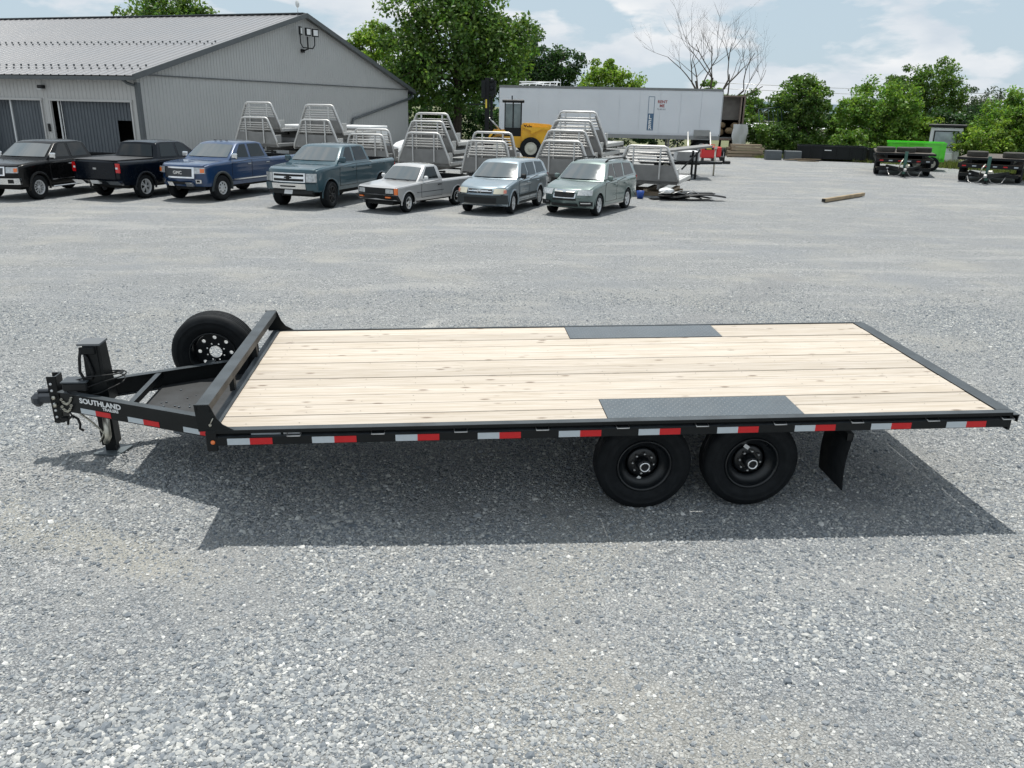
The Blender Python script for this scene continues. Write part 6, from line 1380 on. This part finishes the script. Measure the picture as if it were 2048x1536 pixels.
tree('tree', 'distant small tree over the white shed roof, left of the dense dark tree', (36.5, 88), [(0, 0, 3.4, 1.9, 1.8, 1.6), (2.0, 0, 3.0, 1.2, 1.2, 1.2)], 3500, .16, L_mid, 7, clumps=40)
tree('tree', 'dense dark green tree with a bushy foot behind the black dump bodies', (25.2, 49.5), [(-.2, 0, 3.6, 1.6, 1.6, 1.5), (.5, 0, 3.9, 1.1, 1.2, 1.1), (-.9, 0, 3.0, 1.1, 1.2, 1.1), (1.0, 0, 2.7, 1.0, 1.2, 1.3), (0, 0, 1.4, 1.9, 1.5, 1.2)], 15000, .105, L_mid, 8, trunk=.14, clumps=170)
tree('tree', 'bright green feathery tree in the middle of the right-hand hedge', (30.4, 49.5), [(-.3, 0, 3.5, 1.8, 1.6, 1.5), (-1.5, 0, 2.7, 1.5, 1.4, 1.3), (1.3, 0, 3.1, 1.7, 1.6, 1.5), (.2, 0, 1.6, 2.7, 1.7, 1.4)], 19000, .105, L_fresh, 9, trunk=.14, clumps=200)
tree('tree', 'tall loose-crowned tree behind the bright green feathery one', (41.2, 62.5), [(0, 0, 5.4, 2.3, 2.2, 2.0), (-1.8, 0, 4.5, 1.9, 1.8, 1.6), (1.8, 0, 4.5, 1.5, 1.6, 1.8), (.3, 0, 2.6, 3.0, 2.4, 1.8)], 14000, .125, L_mid, 10, trunk=.2, clumps=150, limbs=30)
tree('tree', 'thin greyish wispy tree near the right edge beyond the bushes', (50.6, 70), [(0, 0, 4.2, 2.3, 2, 1.4), (-1.6, 0, 3.2, 1.7, 1.7, 1.4), (0, 0, 2.2, 3.0, 2, 1.5)], 6500, .12, L_grey, 11, trunk=.14, clumps=90, limbs=34)
tree('bush', 'tall leafy bush at the right edge of the picture', (34.6, 42.5), [(0, 0, 2.9, 1.4, 1.6, 1.3), (1.3, 0, 3.2, 1.5, 1.6, 1.3), (-.2, 0, 1.5, 1.9, 1.6, 1.2), (2, 0, 1.2, 2, 1.6, 1.3)], 15000, .10, L_fresh, 12, 'bush', .1, 150, 12)
tree('bush', 'yellowish bush behind the far right trailer pile', (32.6, 41.2), [(0, 0, 1.3, 1.5, 1.2, 1.0), (1.1, 0, 1.6, 1.0, 1.0, 1.0)], 7000, .09, L_lime, 13, 'bush', .08, 70, 8)
tree('shrub', 'mixed shrub right of the barred gate at the back of the yard', (23.3, 48.4), [(-.3, 0, 1.3, 1.1, 1, 1.1), (.8, 0, 1.1, 1.0, 1, .9)], 6500, .09, L_mid, 14, 'shrub', .06, 60, 6)
tree('shrub', 'pale leafy shrub between the dark tree and the bright feathery tree', (27.6, 47.6), [(0, 0, 1.0, 1.2, .9, .9), (.9, 0, .9, .9, .9, .8)], 6000, .09, L_fresh, 15, 'shrub', .06, 60, 6)
tree('shrub', 'shrub under the tall loose-crowned tree, left of the white cabin', (33.6, 48.8), [(0, 0, 1.4, 1.2, 1, 1.2), (.9, 0, .9, .9, .9, .8)], 5000, .10, L_lime, 16, 'shrub', .06, 60, 6)
tree('shrub', 'dark shrub behind the white cabin', (36.6, 50.5), [(0, 0, 1.6, 1.9, 1, 1.4), (1.8, 0, 1.4, 1.4, .9, 1.2)], 7000, .11, L_dark, 17, 'shrub', .06, 60, 6)
tree('hedge', 'dark undergrowth below the maple, right of the gable wall', (3.5, 66), [(0, 0, 1.2, 4.5, 1.5, 1.4), (5, 0, 1.0, 3.5, 1.5, 1.3), (-3, 0, 1.3, 2.5, 1.5, 1.4)], 12000, .15, L_dark, 18, 'hedge', .06, 120, 6)
tree('hedge', 'long green hedgerow behind the crates and black dump boxes', (27.5, 52.5), [(-4, 0, 1.4, 1.6, .9, 1.1), (-1.8, 0, 1.2, 1.6, .9, 1.0), (1.0, 0, 1.3, 1.7, .9, 1.1), (3.4, 0, 1.5, 1.8, .9, 1.2), (6, 0, 1.6, 1.8, .9, 1.3)], 17000, .11, L_mid, 31, 'hedge', .06, 220, 6)
tree('hedge', 'darker hedgerow running right behind the white cabin to the picture edge', (38.5, 49.5), [(-3.4, 0, 1.7, 1.8, .9, 1.4), (-.8, 0, 2.0, 1.8, .9, 1.5), (2.0, 0, 2.0, 1.8, .9, 1.5), (4.8, 0, 2.2, 2, .9, 1.6)], 15000, .11, L_dark, 32, 'hedge', .06, 200, 6)
tree('hedge', 'low dark hedge seen beneath the long white box trailer', (12.5, 57), [(-5, 0, .8, 2.2, .7, .8), (-2, 0, .9, 2.0, .7, .8), (1.5, 0, .8, 2.2, .7, .8), (5, 0, .9, 2.2, .7, .8)], 9000, .12, L_dark, 33, 'hedge', .05, 120, 4)
# bare dead tree
def bare(label, base, hgt, seed):
    t = thing('dead_tree', label, 'tree', (base[0], base[1], tz(*base))); r = random.Random(seed); tr_ = MB(); br_ = MB(); tw = MB()
    def grow(p_, d, L_, rad, lev):
        pts = [p_]; rs = [rad]; q = p_.copy(); dd = d.copy(); ns = 4
        for i in range(ns):
            dd = (dd+Vector((r.uniform(-1, 1), r.uniform(-1, 1), r.uniform(-.35, .6)))*.20).normalized(); q = q+dd*L_/ns; pts.append(q.copy()); rs.append(rad*(1-.5*(i+1)/ns))
        (tr_ if lev < 2 else br_ if lev < 4 else tw).tube(pts, rs, 6 if lev < 3 else 3, cap=False)
        if lev >= 6 or rad < .006: return
        for k in range(r.choice((2, 3, 3))):
            f = r.randint(2, ns); a = Vector((r.uniform(-1, 1), r.uniform(-.7, .7), r.uniform(-.15, .75))).normalized(); nd = (dd*1.0+a*.85).normalized()
            if lev > 2: nd = (nd+Vector((0, 0, .12))).normalized()
            grow(pts[f], nd, L_*r.uniform(.62, .86), rs[f]*.74, lev+1)
    for d in ((-.55, 0, .9), (-.2, .3, 1), (.42, 0, .9), (.62, .2, .75), (.05, -.2, 1)):
        grow(Vector((r.uniform(-.2, .2), 0, 1.6)), Vector(d).normalized(), hgt*.33, .13, 1)
    tr_.tube([(0, 0, -.1), (0, 0, .8), (0, 0, 1.8)], [.38, .3, .26], 8)
    tr_.obj('trunk', M_deadwood, t, fixn=False); br_.obj('branches', M_deadwood, t, fixn=False); tw.obj('twigs', M_deadwood, t, fixn=False)
bare('bare leafless grey tree standing behind the right part of the white box trailer', (22.2, 60), 11.0, 23)
# distant woods, hill ridge
def woods():
    r = np.random.RandomState(5); ells = []
    for k in range(80):
        x = -60+k*3.2; y = 112+r.uniform(-5, 8); ells.append((x, y, 1.6+r.uniform(-.5, .5), 3.2, 2.5, 2.4))
    me, _ = leafcloud(ells, 40000, .34, 9, 900); me.materials.append(L_dark); tag(put(mk('far_woods', me), (0, 0, 0)), kind='stuff')
woods()
def ridge():
    from mathutils import noise as mn
    M_h = mat('hazed_forest_hill', (.10, .15, .18), rough=1, var=.2, vscale=.01); vs = []; n = 120  # distance haze painted into the hills as a blue tint
    for i in range(n+1):
        x = -5200+i*100; h_ = 62+34*mn.noise(Vector((x*.0009, 2.3, 0)))+8*mn.noise(Vector((x*.004, 7, 0)))
        vs += [(x, 5200, -5), (x, 5900+100*mn.noise(Vector((x*.002, 1, 1))), max(12, h_)), (x, 7000, -5)]
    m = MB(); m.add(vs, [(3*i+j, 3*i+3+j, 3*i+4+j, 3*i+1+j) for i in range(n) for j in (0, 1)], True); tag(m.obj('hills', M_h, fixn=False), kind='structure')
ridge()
# ---------------------------------------------------------------- grass beyond the yard
M_field = mat('rough_grass_ground', (.10, .13, .05), rough=1, col2=(.16, .15, .085), vscale=.4)
edge = [(-60, 62), (-2, 66), (9, 64), (18.5, 58), (20.9, 50.0), (21.9, 46.3), (24.4, 46.6), (27.5, 44.4), (29.2, 40.2), (31.5, 37.6), (30.0, 34.0), (28.6, 30.5), (28.0, 27.5), (60, 20), (4500, 20), (4500, 5100), (-3500, 5100), (-3500, 62)]
from mathutils.geometry import tessellate_polygon
tri = tessellate_polygon([[Vector((x, y, 0)) for x, y in edge]]); me = bpy.data.meshes.new('grass_field'); me.from_pydata([(x, y, .312) for x, y in edge], [], [tuple(t_)[::-1] for t_ in tri]); me.materials.append(M_field); tag(put(mk('grass_field', me), (0, 0, 0)), kind='structure')
def grass():
    r = np.random.RandomState(8); P_ = []
    segs = [((20.9, 49.6), (21.9, 46.3), 2200, .5, .22), ((21.6, 46.2), (24.4, 46.6), 1500, .5, .20), ((24.4, 46.6), (29.2, 41.0), 2500, .7, .25), ((29.0, 40.6), (31.4, 37.6), 3500, .8, .42), ((31.4, 37.5), (28.3, 28.5), 5000, .7, .35), ((-1.0, 65.5), (9, 63.6), 1500, .6, .3)]
    vs = []; fs = []
    for (a, b, n, w, h) in segs:
        for k in range(n):
            f = r.rand(); x = a[0]+(b[0]-a[0])*f+r.normal()*w*.6; y = a[1]+(b[1]-a[1])*f+r.normal()*w*.5; z = tz(x, y); hh = h*r.uniform(.4, 1.2); an = r.uniform(0, PI); c, s_ = math.cos(an)*.02, math.sin(an)*.02; lx, ly = r.normal()*.09, r.normal()*.09
            i = len(vs); vs += [(x-c, y-s_, z), (x+c, y+s_, z), (x+lx, y+ly, z+hh)]; fs.append((i, i+1, i+2))
    m = MB(); m.add(vs, fs); tag(put(m.obj('weeds', L_grass, fixn=False), (0, 0, 0)), kind='stuff')
grass()
# power line crossing behind the trees
t = thing('power_line', 'thin overhead wires crossing the sky behind the right-hand trees, with their pole', 'power line', (24.1, 66, .3))
MB().tube([(0, 0, 0), (0, 0, 5.4)], .12, 8).obj('pole', M_bark, t)
for z, dy in ((2.1, 0), (4.6, .5), (5.0, -.5)):
    MB().tube([(x, dy, z-.5*math.sin(PI*(x/70))+.002*x) for x in np.linspace(0, 70, 15)], .02, 4).obj('wire', M_steel, t)

# ---------------------------------------------------------------- pieces that can be picked apart become objects of their own
def split_loose(names):
    cache = {}
    for o in [o for o in bpy.data.objects if o.type == 'MESH' and o.name.split('.')[0] in names and 'kind' not in o]:
        me = o.data
        if me.name not in cache:
            n = len(me.vertices); par = list(range(n))
            def find(i):
                while par[i] != i: par[i] = par[par[i]]; i = par[i]
                return i
            for e in me.edges:
                a, b = find(e.vertices[0]), find(e.vertices[1])
                if a != b: par[a] = b
            groups = {}
            for p_ in me.polygons: groups.setdefault(find(p_.vertices[0]), []).append(p_)
            parts = []
            for g_ in groups.values():
                idx = sorted({v for p_ in g_ for v in p_.vertices}); mp_ = {v: i for i, v in enumerate(idx)}
                m2 = bpy.data.meshes.new(me.name); m2.from_pydata([me.vertices[v].co[:] for v in idx], [], [[mp_[v] for v in p_.vertices] for p_ in g_])
                m2.polygons.foreach_set('use_smooth', [p_.use_smooth for p_ in g_])
                for mt in me.materials: m2.materials.append(mt)
                parts.append(m2)
            cache[me.name] = parts
        parts = cache[me.name]
        if len(parts) > 1:
            for m2 in parts[1:]:
                c = o.copy(); c.data = m2; COL.objects.link(c)
                for k in list(c.keys()): del c[k]
                c.parent = o.parent
            o.data = parts[0]
split_loose({'safety_chain_', 'side_rail', 'rail_web', 'side_channel', 'lug_nut', 'vent_hole', 'bolt_hole', 'bolt', 'leaf_spring', 'lift_cylinder', 'tilt_cylinder', 'front_fender', 'wiper', 'bottom_rail', 'stand_leg', 'door_edge_strip', 'rim_slot', 'upper_frame', 'strip_border'})
